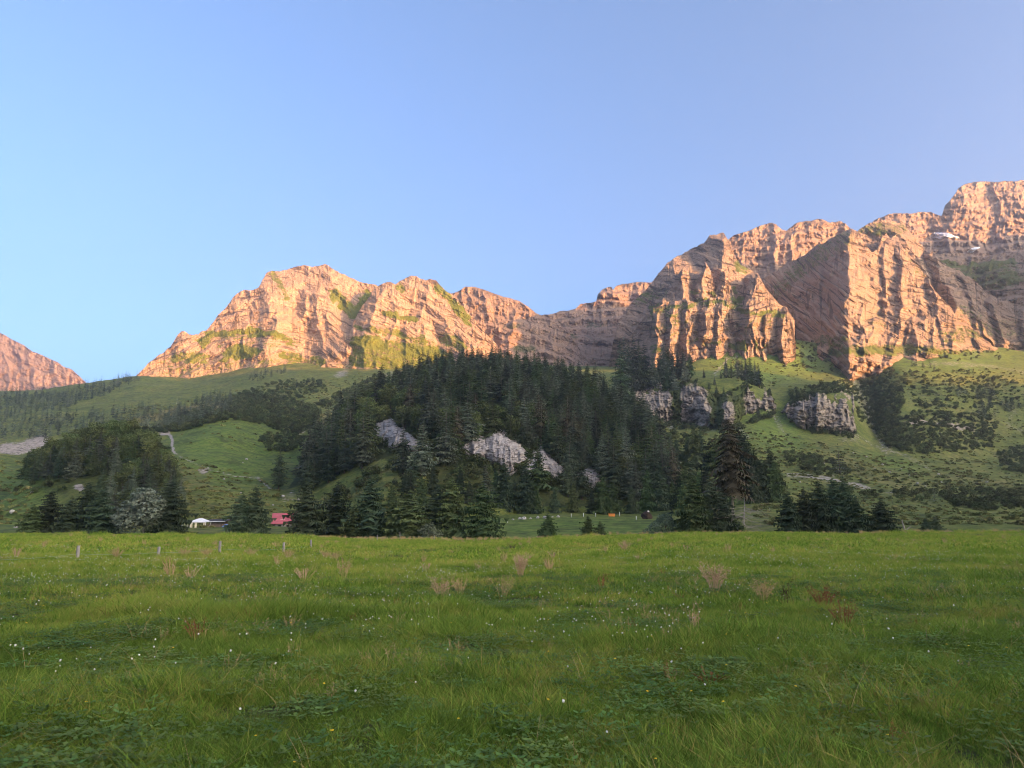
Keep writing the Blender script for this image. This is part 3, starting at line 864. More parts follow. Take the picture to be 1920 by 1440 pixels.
# first tower: stepped pyramids above, a fluted cliff band below
mountain([(1140, 690), (1150, 640), (1160, 602), (1180, 572), (1215, 540), (1225, 525), (1250, 495), (1270, 480), (1300, 465), (1320, 455), (1330, 442), (1345, 441), (1357, 436), (1366, 450), (1372, 470),
          (1388, 496), (1402, 505), (1420, 513), (1440, 545), (1460, 570), (1476, 580), (1490, 600)],
         [(1140, 700), (1220, 640), (1330, 610), (1490, 610)], 520, 300, lambda p: 1365 + 1.0 * np.clip(1230 - p, 0, 90) - 0.10 * (p - 1215), 1.9, ROCK_RIGHT,
         spurs=[dict(pts=[(1262, 490), (1270, 520), (1262, 570)], A=75, kl=1.8, kr=.9), dict(pts=[(1292, 500), (1285, 530), (1292, 570)], A=95, kl=2.0, kr=.9),
                dict(pts=[(1357, 438), (1354, 480), (1350, 520), (1352, 580)], A=120, kl=1.9, kr=1.2, ft=10), dict(pts=[(1326, 508), (1320, 540), (1326, 580)], A=105, kl=2.0, kr=1.0, ft=12),
                dict(pts=[(1418, 514), (1412, 550), (1404, 600)], A=120, kl=2.0, kr=1.0, ft=10), dict(pts=[(1474, 579), (1470, 610)], A=100, kl=1.6, kr=1.4, ft=10), dict(pts=[(1380, 520), (1378, 580)], A=80, kl=2.0, kr=1.0, ft=12)],
         flute=(6, 22, 70), rough=6, butt=(20, 48, 110), tilt=-0.28, terr=.4, tperiod=17, seed=901, jag=3.0,
         grass=lambda x, y: np.maximum.reduce([blob(x, y, 1396, 500, 20, 18, 30) * .62, stroke(x, y, [(1195, 565), (1240, 545), (1270, 560)], 14) * .5, stroke(x, y, [(1225, 580), (1290, 566), (1345, 562), (1400, 585), (1470, 590)], 8) * .66, blob(x, y, 1372, 545, 12, 10) * .6]))
mountain([(1205, 625), (1222, 590), (1240, 562), (1256, 545), (1268, 520), (1283, 500), (1292, 514), (1301, 542), (1311, 520), (1323, 492), (1333, 508), (1342, 548), (1352, 522), (1360, 500), (1368, 530), (1380, 560), (1394, 545), (1405, 526), (1418, 513), (1428, 530), (1444, 556), (1460, 572), (1476, 577), (1486, 605)],
         [(1205, 660), (1486, 640)], 400, 170, lambda p: 1325 - 0.12 * (p - 1215), 1.15, ROCK_RIGHT,
         spurs=[dict(pts=[(1283, 500), (1280, 540), (1284, 600)], A=70, kl=1.9, kr=1.2, ft=8), dict(pts=[(1323, 493), (1318, 540), (1322, 600)], A=80, kl=2.0, kr=1.3, ft=8), dict(pts=[(1360, 501), (1356, 550), (1358, 600)], A=70, kl=2.0, kr=1.3, ft=8),
                dict(pts=[(1418, 514), (1412, 550), (1404, 610)], A=95, kl=2.1, kr=1.1, ft=8), dict(pts=[(1474, 578), (1470, 620)], A=80, kl=1.8, kr=1.5, ft=8), dict(pts=[(1245, 560), (1246, 620)], A=55, kl=1.8, kr=1.0, ft=8)],
         flute=(8, 18, 60), rough=6, butt=(18, 34, 90), tilt=-0.26, terr=.4, tperiod=15, seed=931, jag=3.0,
         grass=lambda x, y: np.maximum.reduce([stroke(x, y, [(1225, 584), (1290, 570), (1345, 564), (1400, 585), (1470, 592)], 9) * .62, blob(x, y, 1342, 552, 10, 9) * .6, blob(x, y, 1382, 562, 12, 9) * .65, blob(x, y, 1302, 548, 8, 8) * .6]))
mountain([(1150, 715), (1165, 660), (1185, 625), (1205, 598), (1222, 578), (1240, 572), (1262, 566), (1285, 562), (1305, 568), (1330, 560), (1350, 556), (1368, 570), (1390, 578), (1408, 556), (1420, 560), (1438, 575), (1455, 580), (1474, 577), (1484, 600), (1492, 640)],
         [(1150, 720), (1250, 705), (1330, 690), (1400, 662), (1492, 655)], 500, 230, lambda p: 1290 + 0.9 * np.clip(1225 - p, 0, 80) - 0.12 * (p - 1215), .62, ROCK_RIGHT,
         spurs=[dict(pts=[(1228, 578), (1232, 630), (1226, 700)], A=55, kl=2.0, kr=.9), dict(pts=[(1262, 570), (1256, 620), (1262, 690)], A=62, kl=2.2, kr=1.1), dict(pts=[(1290, 565), (1286, 620), (1280, 690)], A=64, kl=2.2, kr=1.2),
                dict(pts=[(1330, 562), (1322, 620), (1312, 690)], A=66, kl=2.2, kr=1.1), dict(pts=[(1352, 560), (1348, 620), (1342, 660)], A=60, kl=2.0, kr=1.2), dict(pts=[(1410, 560), (1402, 610), (1395, 650)], A=80, kl=2.3, kr=1.0),
                dict(pts=[(1440, 580), (1432, 640)], A=66, kl=2.2, kr=1.1), dict(pts=[(1474, 580), (1468, 630)], A=66, kl=2.0, kr=1.5), dict(pts=[(1378, 585), (1372, 650)], A=52, kl=2.0, kr=1.0), dict(pts=[(1300, 630), (1304, 690)], A=72, kl=2.0, kr=1.2)],
         flute=(11, 14, 55), rough=6.5, butt=(20, 32, 80), tilt=0.14, terr=.5, tperiod=13, seed=951, jag=3.5,
         grass=lambda x, y: np.maximum.reduce([blob(x, y, 1230, 655, 16, 10) * .6, blob(x, y, 1320, 640, 50, 10) * .5, blob(x, y, 1260, 610, 60, 30) * .42, blob(x, y, 1400, 610, 70, 30) * .40, blob(x, y, 1400, 650, 40, 12) * .7, stroke(x, y, [(1225, 584), (1290, 572), (1345, 566), (1400, 585), (1470, 590)], 6) * .6]))


# the ridge behind the camera whose shade fills the valley
def shade_ridge():
    L = np.array([math.sin(SUN_AZ), math.cos(SUN_AZ)]); Pp = np.array([-L[1], L[0]])
    S = 2400.0
    t = np.linspace(-1300, 2400, 200)
    hh = np.interp(t, [-1300, 0, 400, 700, 1020, 1140, 1500, 2000, 3000], [560, 630, 645, 612, 560, 425, 402, 415, 410])
    hh = hh + fbm(t / 120, 0 * t, 4, 61) * 16 + fbm(t / 18, 0 * t, 3, 62) * 5
    prof = [(-900, 0.0), (-600, 0.12), (-350, 0.4), (-150, 0.74), (-40, 0.94), (0, 1.0), (60, 0.92), (200, 0.7), (420, 0.3)]
    X, Y, Z = [], [], []
    for ds, f in prof:
        n = fbm(t / 90, 0 * t + ds / 90, 4, 63) * 40 * (0 if f == 1 else 1)
        s = S + ds + n
        X.append(L[0] * s + Pp[0] * t); Y.append(L[1] * s + Pp[1] * t); Z.append(hh * f + n * 0.3 * f)
    X, Y, Z = map(np.array, (X, Y, Z))
    z = np.zeros(X.size)
    me = mesh_np('mountain', np.stack([X.ravel(), Y.ravel(), Z.ravel()], 1), grid_faces(*X.shape), ROCK_CLIFF, True,
                 dict(strata=Z.ravel(), across=np.tile(t, (len(prof), 1)).ravel(), grass=z + 0.8, scree=z))
    link('mountain', me, kind='structure')


shade_ridge()


def side_ridge():
    """unseen ridge added to shade the far right slopes, beyond the right border of the picture"""
    c = np.array([(1230, 1270, 470), (1280, 1340, 610), (1500, 1450, 760), (1800, 1680, 900), (2100, 1900, 1010), (2400, 2100, 1060), (2700, 2250, 1000)], float)
    t = np.linspace(0, 1, 120); q = np.linspace(0, 1, len(c))
    cx, cy, cz = (np.interp(t, q, c[:, i]) for i in range(3))
    cz = cz + fbm(t * 22, 0 * t, 4, 71) * 35
    nx_, ny_ = .62, -.78
    X, Y, Z = [], [], []
    for d, f in ((420, 0.0), (260, .45), (120, .78), (40, .94), (0, 1.0), (-50, .92), (-160, .7), (-330, .3), (-480, 0.0)):
        n = fbm(t * 16, 0 * t + d / 80, 4, 72) * 40
        X.append(cx + nx_ * (d + n * (f < 1))); Y.append(cy + ny_ * (d + n * (f < 1))); Z.append(cz * f + 0 * t)
    X, Y, Z = map(np.array, (X, Y, Z))
    z0 = np.zeros(X.size)
    link('mountain', mesh_np('mountain', np.stack([X.ravel(), Y.ravel(), Z.ravel()], 1), grid_faces(*X.shape), ROCK_RIGHT, False,
                             dict(strata=Z.ravel() * .7, across=np.tile(t * 900, (9, 1)).ravel(), grass=z0 + .3, scree=z0)), kind='structure')


side_ridge()
# ------------------------------------------------------------------ rock outcrops and cliffs
def outcrop(poly_top, poly_bot, bulge, mat, label, name='rock_outcrop', cat='rock outcrop', seed=1, ymin=200, tilt=0.15, rough=1.0, grass=0.3, group=None, flute=1.8, nx=90, ny=54, gullies=()):
    """a bare rock face standing out of the hillside between two lines"""
    x0, x1 = poly_top[0][0], poly_top[-1][0]
    pxs = np.linspace(x0, x1, nx)
    T = lin(poly_top, pxs) + fbm(pxs / 7, 0 * pxs, 3, seed) * 2.5
    B = lin(poly_bot, pxs) + fbm(pxs / 7, 0 * pxs + 5, 3, seed) * 2.5
    s = np.linspace(0, 1, ny)
    px = np.repeat(pxs[None], ny, 0); py = B[None] + (T - B)[None] * s[:, None]
    # distance of the slope behind, measured along the foot, then a steep face over it
    yb = hits(pxs, B, ymin); yt = hits(pxs, T, ymin)
    yb = np.where(np.isfinite(yb), yb, np.nanmedian(yb)); yt = np.where(np.isfinite(yt), yt, np.nanmedian(yt))
    yb = np.convolve(np.pad(yb, 6, 'edge'), np.ones(13) / 13, 'valid'); yt = np.convolve(np.pad(yt, 6, 'edge'), np.ones(13) / 13, 'valid')
    yt = np.maximum(yt, yb)
    u = np.linspace(0, 1, nx)[None]
    side = np.sin(np.pi * u) ** 0.45 * (0.75 + 0.5 * vnoise(pxs / 16, 0 * pxs, seed + 60))[None]
    for gx, gw in gullies:
        side = side * (1 - .38 * np.exp(-((pxs[None] - gx) / gw) ** 2))
    face = s[:, None] ** 2.2
    Y = yb[None] + (yt - yb)[None] * face
    m = yb.mean() / FPX
    ci = np.unique(np.linspace(0, nx - 1, max(8, nx // 5)).astype(int)); ri = np.linspace(0, ny - 1, 9).astype(int)
    yh = hits(px[np.ix_(ri, ci)].ravel(), py[np.ix_(ri, ci)].ravel(), ymin).reshape(len(ri), len(ci))
    yh = np.where(np.isfinite(yh), yh, 1e4)
    yh = np.array([np.interp(np.arange(nx), ci, r_) for r_ in yh])
    yh = np.array([np.interp(np.arange(ny), ri, yh[:, j_]) for j_ in range(nx)]).T
    Y = np.minimum(Y, yh + 2)
    Y = Y + 4 - side * bulge * (0.65 + 0.35 * np.sin(np.pi * s[:, None] ** 0.8))
    Y = Y - flute * 16 * m * (ridged((px + fbm(px / 20, py / 20, 3, seed) * 8) / 14, py / 34, 4, seed + 1) - 0.5)
    st = py + tilt * (px - x0) + fbm(px / 30, py / 30, 3, seed + 2) * 5
    Y = Y - rough * 10 * m * fbm(px / 7, st / 5, 5, seed + 3, .66)
    blk = np.floor(st / 3.4 + 2 * vnoise(px / 6, py / 6, seed + 51))
    Y = Y - rough * 7 * m * (_hash(blk, np.floor(px / 4.5 + 3 * vnoise(px / 8, py / 8, seed + 52) + blk * .37), seed + 53) - 0.5)
    x, y, z = at(px, py, Y)
    # wrap the rim back into the slope
    X = np.vstack([x[:1] * 1.02, x, x[-1:] * 1.0]); Yw = np.vstack([y[:1] + 12, y, y[-1:] + 14]); Z = np.vstack([z[:1] - 8, z, z[-1:] - 3])
    X = np.hstack([X[:, :1], X, X[:, -1:]]); Yw = np.hstack([Yw[:, :1] + 14, Yw, Yw[:, -1:] + 14]); Z = np.hstack([Z[:, :1] - 3, Z, Z[:, -1:] - 3])
    pad = lambda q: np.pad(q, 1, mode='edge')
    g = sum([0.75 * np.exp(-((px - gx) / gw) ** 2) for gx, gw in gullies], 0 * px) + grass * (0.4 + 1.2 * sstep(0.6, 1.0, s[:, None])) + 0 * px + 0.35 * fbm(px / 18, py / 12, 3, seed + 7)
    me = mesh_np(name, np.stack([X.ravel(), Yw.ravel(), Z.ravel()], 1), grid_faces(*X.shape), mat, False,
                 dict(strata=pad(st).ravel(), across=pad(px).ravel(), grass=pad(g).ravel(), scree=pad(0 * px).ravel()))
    return link(name, me, label=label, cat=cat, group=group)


G1 = 'limestone outcrops on the wooded hill'
outcrop([(684, 792), (715, 786), (735, 780), (760, 800), (785, 822), (800, 822), (826, 818)], [(684, 814), (715, 832), (735, 842), (760, 846), (785, 848), (800, 840), (826, 836)],
        9, ROCK_NEAR, 'grey limestone face on the left shoulder of the wooded hill', seed=11, ymin=260, group=G1)
outcrop([(862, 828), (885, 814), (910, 818), (935, 796), (960, 806), (980, 820), (994, 846)], [(862, 856), (885, 862), (910, 858), (935, 880), (960, 892), (980, 880), (994, 874)],
        10, ROCK_NEAR, 'largest grey limestone face in the middle of the wooded hill', seed=12, ymin=260, group=G1)
outcrop([(978, 872), (1000, 838), (1015, 828), (1030, 848), (1045, 862), (1062, 880)], [(978, 896), (1000, 906), (1015, 902), (1030, 898), (1045, 900), (1062, 892)],
        9, ROCK_NEAR, 'pale rock face with a pointed top right of the hill centre', seed=13, ymin=260, group=G1)
outcrop([(1076, 892), (1090, 874), (1105, 870), (1118, 874), (1130, 892)], [(1076, 902), (1090, 912), (1105, 920), (1118, 918), (1130, 908)],
        7, ROCK_NEAR, 'rounded pale rock knob low on the right flank of the hill', seed=14, ymin=260, group=G1)
outcrop([(1060, 806), (1070, 800), (1082, 812)], [(1060, 814), (1070, 824), (1082, 822)],
        4, ROCK_NEAR, 'small rock patch high among the spruces on the right flank', seed=15, ymin=260, group=G1, nx=30, ny=20)
outcrop([(1048, 822), (1058, 826), (1064, 836)], [(1048, 846), (1058, 852), (1064, 850)],
        4, ROCK_NEAR, 'narrow rock patch just below the small high one on the hill', seed=16, ymin=260, group=G1, nx=30, ny=20)
G2 = 'cliffs below the right hand wall'
outcrop([(1172, 735), (1186, 712), (1200, 706), (1225, 703), (1245, 712), (1262, 728), (1275, 722), (1285, 715), (1305, 712), (1325, 730), (1345, 748), (1360, 738), (1375, 742), (1390, 738), (1402, 723), (1420, 717), (1436, 728), (1456, 756)],
        [(1172, 750), (1200, 774), (1225, 784), (1245, 790), (1285, 792), (1305, 796), (1330, 803), (1365, 804), (1385, 796), (1395, 776), (1420, 772), (1440, 772), (1456, 766)],
        15, ROCK_CLIFF, 'long banded cliff broken by wooded gullies beside the wooded hill', 'cliff', 'cliff', 22, 620, 0.05, 1.3, .30, G2, flute=2.0, nx=240, ny=64,
        gullies=[(1268, 9), (1345, 14), (1386, 12)])
outcrop([(1464, 768), (1478, 756), (1495, 742), (1520, 740), (1555, 732), (1585, 726), (1600, 738), (1606, 790)], [(1464, 776), (1478, 784), (1495, 796), (1520, 802), (1555, 806), (1585, 812), (1600, 814), (1606, 812)],
        18, ROCK_CLIFF, 'broad banded cliff beside the dark gully', 'cliff', 'cliff', 25, 500, -0.06, 1.2, .3, G2, nx=100)


# ------------------------------------------------------------------ tree meshes
def spruce_mesh(seed, whorls, per, segs, rad=0.19, droop=0.5, bare=0.05, mat=SPRUCE, ragged=0.2, top_pow=0.85):
    """crown of a spruce one unit high: whorls of drooping boughs made of needle sprays"""
    r = np.random.default_rng(seed)
    V = []; F = []
    n = 0
    for i in range(whorls):
        t = bare + (0.985 - bare) * (i / (whorls - 1)) ** 0.92
        L = rad * ((1 - t) / (1 - bare)) ** top_pow * (1 + 0.18 * r.normal()) + 0.012
        if t < bare + 0.10: L *= 0.75 + 2.0 * (t - bare)
        k = max(4, int(per * (0.6 + 0.4 * (1 - t)))) 
        ph = r.uniform(0, 6.28)
        for j in range(k):
            a = ph + 6.283 * j / k + r.normal() * 0.25
            l = L * (1 + ragged * r.normal())
            if l < 0.008: continue
            up = 0.35 * t - 0.05
            d = np.array([math.cos(a), math.sin(a), 0]); sd = np.array([-math.sin(a), math.cos(a), 0])
            z0 = t + r.normal() * 0.012
            for q in range(segs):
                f0 = q / segs; f1 = (q + 1.35) / segs
                def pt(f):
                    return d * l * f + np.array([0, 0, z0 + l * (up * f - droop * f ** 1.8 + 0.18 * f ** 4)])
                p0, p1 = pt(f0), pt(min(f1, 1.1))
                wdt = l * (0.36 * (1 - f0) ** 0.7 + 0.10) * (0.7 + 0.6 * r.random())
                for sgn in (-1, 1):
                    tip = p1 + sd * sgn * wdt + np.array([0, 0, -wdt * (0.25 + 0.5 * r.random())])
                    base2 = p0 * 0.55 + p1 * 0.45 + np.array([0, 0, -0.18 * wdt])
                    V += [p0, base2, tip]
                    F.append((n, n + 1, n + 2)); n += 3
                # hanging twigs under the bough
                if r.random() < 0.75:
                    hp = p0 * 0.4 + p1 * 0.6
                    hl = l * 0.16 * (0.6 + r.random())
                    V += [p0, p1, hp + np.array([r.normal() * 0.2 * hl, r.normal() * 0.2 * hl, -hl])]
                    F.append((n, n + 1, n + 2)); n += 3
    # leader
    V += [np.array([0.006, 0, 0.96]), np.array([-0.006, 0.003, 0.96]), np.array([0, 0, 1.03])]; F.append((n, n + 1, n + 2))
    return mesh_np('crown', np.array(V), np.array(F), mat)


def trunk_mesh(h=0.93, r0=0.014, mat=BARK, lean=0.0):
    m = MB()
    m.tube([(0, 0, -0.03), (lean * .3, 0, h * 0.3), (lean, 0, h)], [r0 * 1.25, r0 * 0.8, r0 * 0.15], 7)
    return m.mesh('trunk', mat, True)


def leaf_mesh(seed, lobes, nleaf, size, mat, flat=0.6):
    """broadleaf crown: small leaf clusters spread over several uneven lobes"""
    r = np.random.default_rng(seed)
    V = []; F = []; n = 0
    tot = sum(l[3] ** 2 for l in lobes)
    for (cx, cy, cz, rr, zr) in lobes:
        cnt = int(nleaf * rr ** 2 / tot)
        for _ in range(cnt):
            d = r.normal(size=3); d /= np.linalg.norm(d)
            d[2] = d[2] if r.random() < 0.75 else abs(d[2])
            rad = rr * (0.62 + 0.45 * r.random() ** 0.6)
            bump = 1 + 0.16 * math.sin(5 * d[0] + cx * 31) * math.sin(4 * d[1] + 2) + 0.12 * math.sin(9 * d[2] + cx * 17)
            c = np.array([cx, cy, cz]) + d * rad * bump * np.array([1, 1, zr])
            nrm = d + r.normal(size=3) * 0.7; nrm[2] += 0.35; nrm /= np.linalg.norm(nrm)
            a = np.cross(nrm, r.normal(size=3)); a /= np.linalg.norm(a); b = np.cross(nrm, a)
            s = size * (0.55 + 0.9 * r.random())
            V += [c - a * s, c - b * s * flat, c + a * s * 1.1, c + b * s * flat]
            F.append((n, n + 1, n + 2, n + 3)); n += 4
    return mesh_np('crown', np.array(V), np.array(F), mat)


def limb_mesh(seed, h, r0, mat, n=6):
    r = np.random.default_rng(seed)
    m = MB()
    m.tube([(0, 0, -0.03), (0.01, 0.0, h * 0.5), (0.0, 0.01, h)], [r0, r0 * .7, r0 * .2], 7)
    for i in range(n):
        a = r.uniform(0, 6.28); z = h * r.uniform(0.25, 0.8); l = r.uniform(.15, .3)
        m.tube([(0, 0, z), (math.cos(a) * l * .5, math.sin(a) * l * .5, z + l * .4), (math.cos(a) * l, math.sin(a) * l, z + l * .9)], [r0 * .45, r0 * .3, r0 * .08], 5)
    return m.mesh('trunk', mat, True)


# narrow forest spruces, wide young spruces of the meadow edge, small ones for far slopes
SP_FOREST = [spruce_mesh(40 + i, 30, 10, 4, 0.150 + 0.012 * (i % 4), 0.55, 0.10 + 0.03 * (i % 3), [SPRUCE_FOREST, SPRUCE, SPRUCE_FOREST, SPRUCE_FRESH][i % 4], 0.22) for i in range(8)]
SP_EDGE = [spruce_mesh(60 + i, 30, 11, 6, 0.36 + 0.02 * (i % 3), 0.40, 0.015, [SPRUCE_FRESH, SPRUCE][i % 2], 0.2, 0.62) for i in range(6)]
SP_FAR = [spruce_mesh(80 + i, 12, 6, 3, 0.17 + 0.02 * (i % 3), 0.5, 0.06, SPRUCE_FOREST, 0.25) for i in range(5)]
SP_BROWN = spruce_mesh(95, 34, 10, 6, 0.145, 0.75, 0.30, SPRUCE_BROWN, 0.32, 0.45)
SP_THIN = spruce_mesh(96, 26, 7, 4, 0.12, 0.8, 0.28, SPRUCE_BROWN, 0.35, 0.5)
TRUNK = trunk_mesh(); TRUNK_PALE = trunk_mesh(0.95, 0.012, BARK_PALE)
BL = []
for i in range(5):
    r = np.random.default_rng(120 + i)
    lobes = [(0, 0, .55, .30, 1.1)] + [(r.uniform(-.24, .24), r.uniform(-.24, .24), r.uniform(.38, .82), r.uniform(.13, .22), 1.0) for _ in range(7)]
    BL.append(leaf_mesh(130 + i, lobes, 1500, 0.030, BROAD))
BL_FAR = []
for i in range(4):
    r = np.random.default_rng(150 + i)
    lobes = [(0, 0, .45, .34, 1.0)] + [(r.uniform(-.3, .3), r.uniform(-.3, .3), r.uniform(.25, .7), r.uniform(.15, .25), 1.0) for _ in range(4)]
    BL_FAR.append(leaf_mesh(155 + i, lobes, 340, 0.062, SCRUB))
LIMB = limb_mesh(5, .7, .022, BARK)


def tree(name, crown, trunk, px, Y, hm, label, cat, group=None, wide=1.0, rot=None, dz=0.0, lean=(0, 0)):
    x, y, z = on_ground(px, Y)
    o = link(name, None, loc=(x, y, z + dz), label=label, cat=cat, group=group)
    o.rotation_euler = (lean[0], lean[1], rng.uniform(0, 6.28) if rot is None else rot)
    o.scale = (hm * wide, hm * wide, hm)
    link('crown', crown, o)
    link('trunk', trunk, o)
    return o


def px_tree(name, crown, trunk, px, Y, top_py, label, cat='spruce', group=None, wide=1.0, **kw):
    """tree whose tip reaches the photo line top_py at distance Y"""
    x, y, z = on_ground(px, Y)
    zt = float(elev(top_py)) * Y + EYE
    return tree(name, crown, trunk, px, Y, max(zt - z, 0.8), label, cat, group, wide, **kw)


GE = 'spruces along the far edge of the meadow'
EDGE = [  # px, Y, top, wide, variant, label
    (58, 161, 945, 1.15, 0, 'leftmost spruce of the dark clump at the left edge of the meadow'),
    (90, 164, 918, 0.95, 1, 'second spruce from the left in the dark clump at the meadow edge'),
    (128, 162, 930, 1.05, 3, 'middle spruce of the dark clump at the left end of the meadow'),
    (158, 166, 906, .95, 5, 'second spruce from the right in the dark left clump'),
    (184, 161, 912, .85, 1, 'rightmost spruce of the dark clump left of the silvery tree'),
    (316, 161, 902, .95, 1, 'dark spruce with an orange trunk foot right of the silvery tree'),
    (450, 162, 920, 1.0, 3, 'broad left spruce of the pair left of the red roof'),
    (476, 163, 912, .78, 5, 'right spruce of the pair left of the red roof'),
    (572, 162, 902, .9, 1, 'pointed spruce just right of the red roof'),
    (630, 164, 903, 1.0, 3, 'first tall spruce right of the chalet in the long row'),
    (662, 160, 948, 1.1, 0, 'low young spruce in front of the long row'),
    (692, 163, 898, 1.1, 5, 'broad tall spruce second in the long row'),
    (738, 162, 935, 1.0, 2, 'shorter spruce between the two tall ones of the row'),
    (768, 160, 918, 1.2, 0, 'light tipped spruce with spreading boughs in the row'),
    (818, 163, 912, 1.1, 3, 'dark spruce in the right half of the long row'),
    (846, 162, 893, .95, 4, 'tall thin topped spruce near the right end of the row'),
    (905, 158, 905, .95, 2, 'single full spruce at the right end of the row'),
    (1028, 158, 962, 1.05, 0, 'small lone spruce at the edge of the second meadow'),
    (1103, 159, 967, 1.05, 4, 'left spruce of the small pair at the meadow edge'),
    (1126, 160, 976, .9, 2, 'right and lower spruce of the small pair'),
    (1302, 161, 890, .85, 0, 'bright tipped spruce left in the clump beside the tall brown one'),
    (1336, 163, 898, .95, 5, 'middle spruce of the clump beside the tall brown one'),
    (1356, 160, 915, .95, 3, 'right spruce of the clump below the tall brown one'),
    (1481, 161, 922, .85, 1, 'narrow spruce at the left end of the dark right clump'),
    (1512, 163, 912, .85, 3, 'second spruce from the left in the dark right clump'),
    (1540, 164, 902, .85, 5, 'third spruce from the left in the dark right clump'),
    (1568, 165, 896, .8, 1, 'left of the two tallest spruces in the right clump'),
    (1588, 164, 893, .8, 3, 'right of the two tallest spruces in the right clump'),
    (1610, 161, 935, 1.0, 5, 'rightmost lower spruce of the dark right clump'),
    (1655, 161, 934, 1.3, 3, 'rounded dark spruce right of the large clump'),
    (1738, 161, 972, 1.2, 1, 'left one of two tiny spruces at the far right edge'),
    (1756, 162, 968, 1.15, 5, 'right one of two tiny spruces at the far right edge'),
]
for px, Y, top, wd, v, lab in EDGE:
    px_tree('spruce_tree', SP_EDGE[v], TRUNK, px, Y, top, lab, 'spruce', GE, wd * 1.06)
px_tree('spruce_tree', SP_BROWN, TRUNK_PALE, 1375, 205, 786, 'tall brownish spruce with a bare pale trunk right of centre', 'spruce', None, 1.15)
px_tree('spruce_tree', SP_FOREST[1], TRUNK, 522, 390, 834, 'lone slender spruce on the green slope left of the wooded hill', 'spruce', None, 1.15)

# silvery broadleaf tree on the left
r = np.random.default_rng(3)
sl = [(0.02, 0, .60, .30, .9), (-.24, .02, .52, .22, .8), (.22, 0, .62, .22, .8), (-.05, 0, .80, .20, .8), (-.42, 0, .34, .18, .7), (.1, .1, .3, .26, .9), (-.2, -.1, .28, .22, .8), (.18, -.15, .42, .22, .8)]
SILVER_CROWN = leaf_mesh(201, sl, 6500, 0.028, SILVER)
px_tree('silver_leaved_tree', SILVER_CROWN, limb_mesh(9, .75, .022, BARK_PALE, 8), 268, 160, 912, 'broad silvery green leafy tree at the left meadow edge', 'broadleaf tree', None, 1.12, rot=0.0)
# grey-green willow bush beside the clump
wl_ = [(0, 0, .45, .42, .95), (-.45, 0, .3, .3, .8), (.5, 0, .35, .32, .85), (.1, .2, .62, .3, .8), (-.8, 0, .16, .2, .7)]
px_tree('willow_bush', leaf_mesh(211, wl_, 4200, 0.026, WILLOW), limb_mesh(11, .6, .018, BARK, 7), 1248, 164, 958, 'soft grey green willow bush left of the spruce clump', 'bush', None, 1.0, rot=0.3)
px_tree('small_leafy_bush', leaf_mesh(212, [(0, 0, .5, .4, 1), (.3, 0, .3, .3, .8), (-.3, .1, .35, .3, .8)], 900, 0.05, BROAD), limb_mesh(12, .6, .02, BARK, 5), 1384, 159, 970, 'yellowish leafy bush squeezed between clump and dead brush', 'bush', None, .8, rot=0)
px_tree('small_leafy_bush', leaf_mesh(213, [(0, 0, .45, .42, .9), (.35, 0, .3, .3, .8)], 900, 0.05, WILLOW), limb_mesh(13, .6, .02, BARK, 5), 803, 157, 975, 'bluish bush at the foot of the long spruce row', 'bush', None, 1.0, rot=0)
px_tree('small_leafy_bush', leaf_mesh(214, [(0, 0, .45, .42, .9), (.45, 0, .3, .3, .8), (-.4, 0, .3, .32, .8)], 900, 0.05, SILVER), limb_mesh(14, .6, .02, BARK_PALE, 5), 222, 166, 965, 'low silvery bush left of the silvery tree', 'bush', None, 1.1, rot=0)


# dead grey brush and the grey snag
def dead_brush(px, Y, top, label, seed, n, spread):
    r = np.random.default_rng(seed)
    x, y, z = on_ground(px, Y)
    h = float(elev(top)) * Y + EYE - z
    o = link('dead_tree', None, loc=(x, y, z), label=label, cat='dead tree')
    m = MB(); m.tube([(-.25 * h, 0, -.1), (-.2 * h, .05, .5 * h), (-.16 * h, 0, h)], [.16, .12, .02], 7)
    m.build('trunk', BARK_PALE, o, True)
    b = MB()
    for i in range(n):
        a = r.uniform(-.6, 3.7); l = h * r.uniform(.3, spread)
        z0 = h * r.uniform(.05, .75)
        p = [Vector((-.2 * h, 0, z0))]
        for q in range(3):
            p.append(p[-1] + Vector((math.cos(a) * .33 * l + r.normal() * .06 * l, r.normal() * .2 * l, l * r.uniform(-.16, .08))))
        b.tube(p, [.04, .03, .02, .008], 4, False)
        for q in range(5):
            c = p[r.integers(1, 4)]
            b.tube([c, c + Vector((r.normal() * .2 * l, r.normal() * .15 * l, r.normal() * .16 * l))], [.014, .004], 3, False)
    b.build('dead_branches', BARK_PALE, o)


dead_brush(1412, 160, 932, 'grey dead brush with a broken trunk right of the clump', 31, 75, .85)
x, y, z = on_ground(1698, 161)
sn = link('tree_snag', None, loc=(x, y, z - 0.1), label='pale grey forked dead snag between two dark spruces on the right', cat='dead tree')
m = MB(); m.tube([(0, 0, 0), (-.1, 0, .9), (-.25, .05, 1.9), (-.5, 0, 2.9), (-.42, 0, 3.3)], [.24, .22, .16, .12, .03], 8); m.build('trunk', BARK_PALE, sn, True)
m = MB(); m.tube([(-.05, 0, .8), (.6, .1, 1.3), (1.2, .1, 1.7), (1.5, 0, 1.65)], [.15, .12, .08, .02], 7); m.build('branch', BARK_PALE, sn, True)
m = MB(); m.tube([(-.25, 0, 2.0), (-.55, 0, 2.5), (-.75, 0, 2.55)], [.1, .06, .02], 6); m.build('branch', BARK_PALE, sn, True)


# ------------------------------------------------------------------ scattering helper (instances on points) for uncountable growth
HOLD = {}


def template_collection(key, meshes):
    c = bpy.data.collections.new(key)
    for i, me in enumerate(meshes):
        o = bpy.data.objects.new('%s_%02d' % (key, i), me)
        c.objects.link(o)
    return c


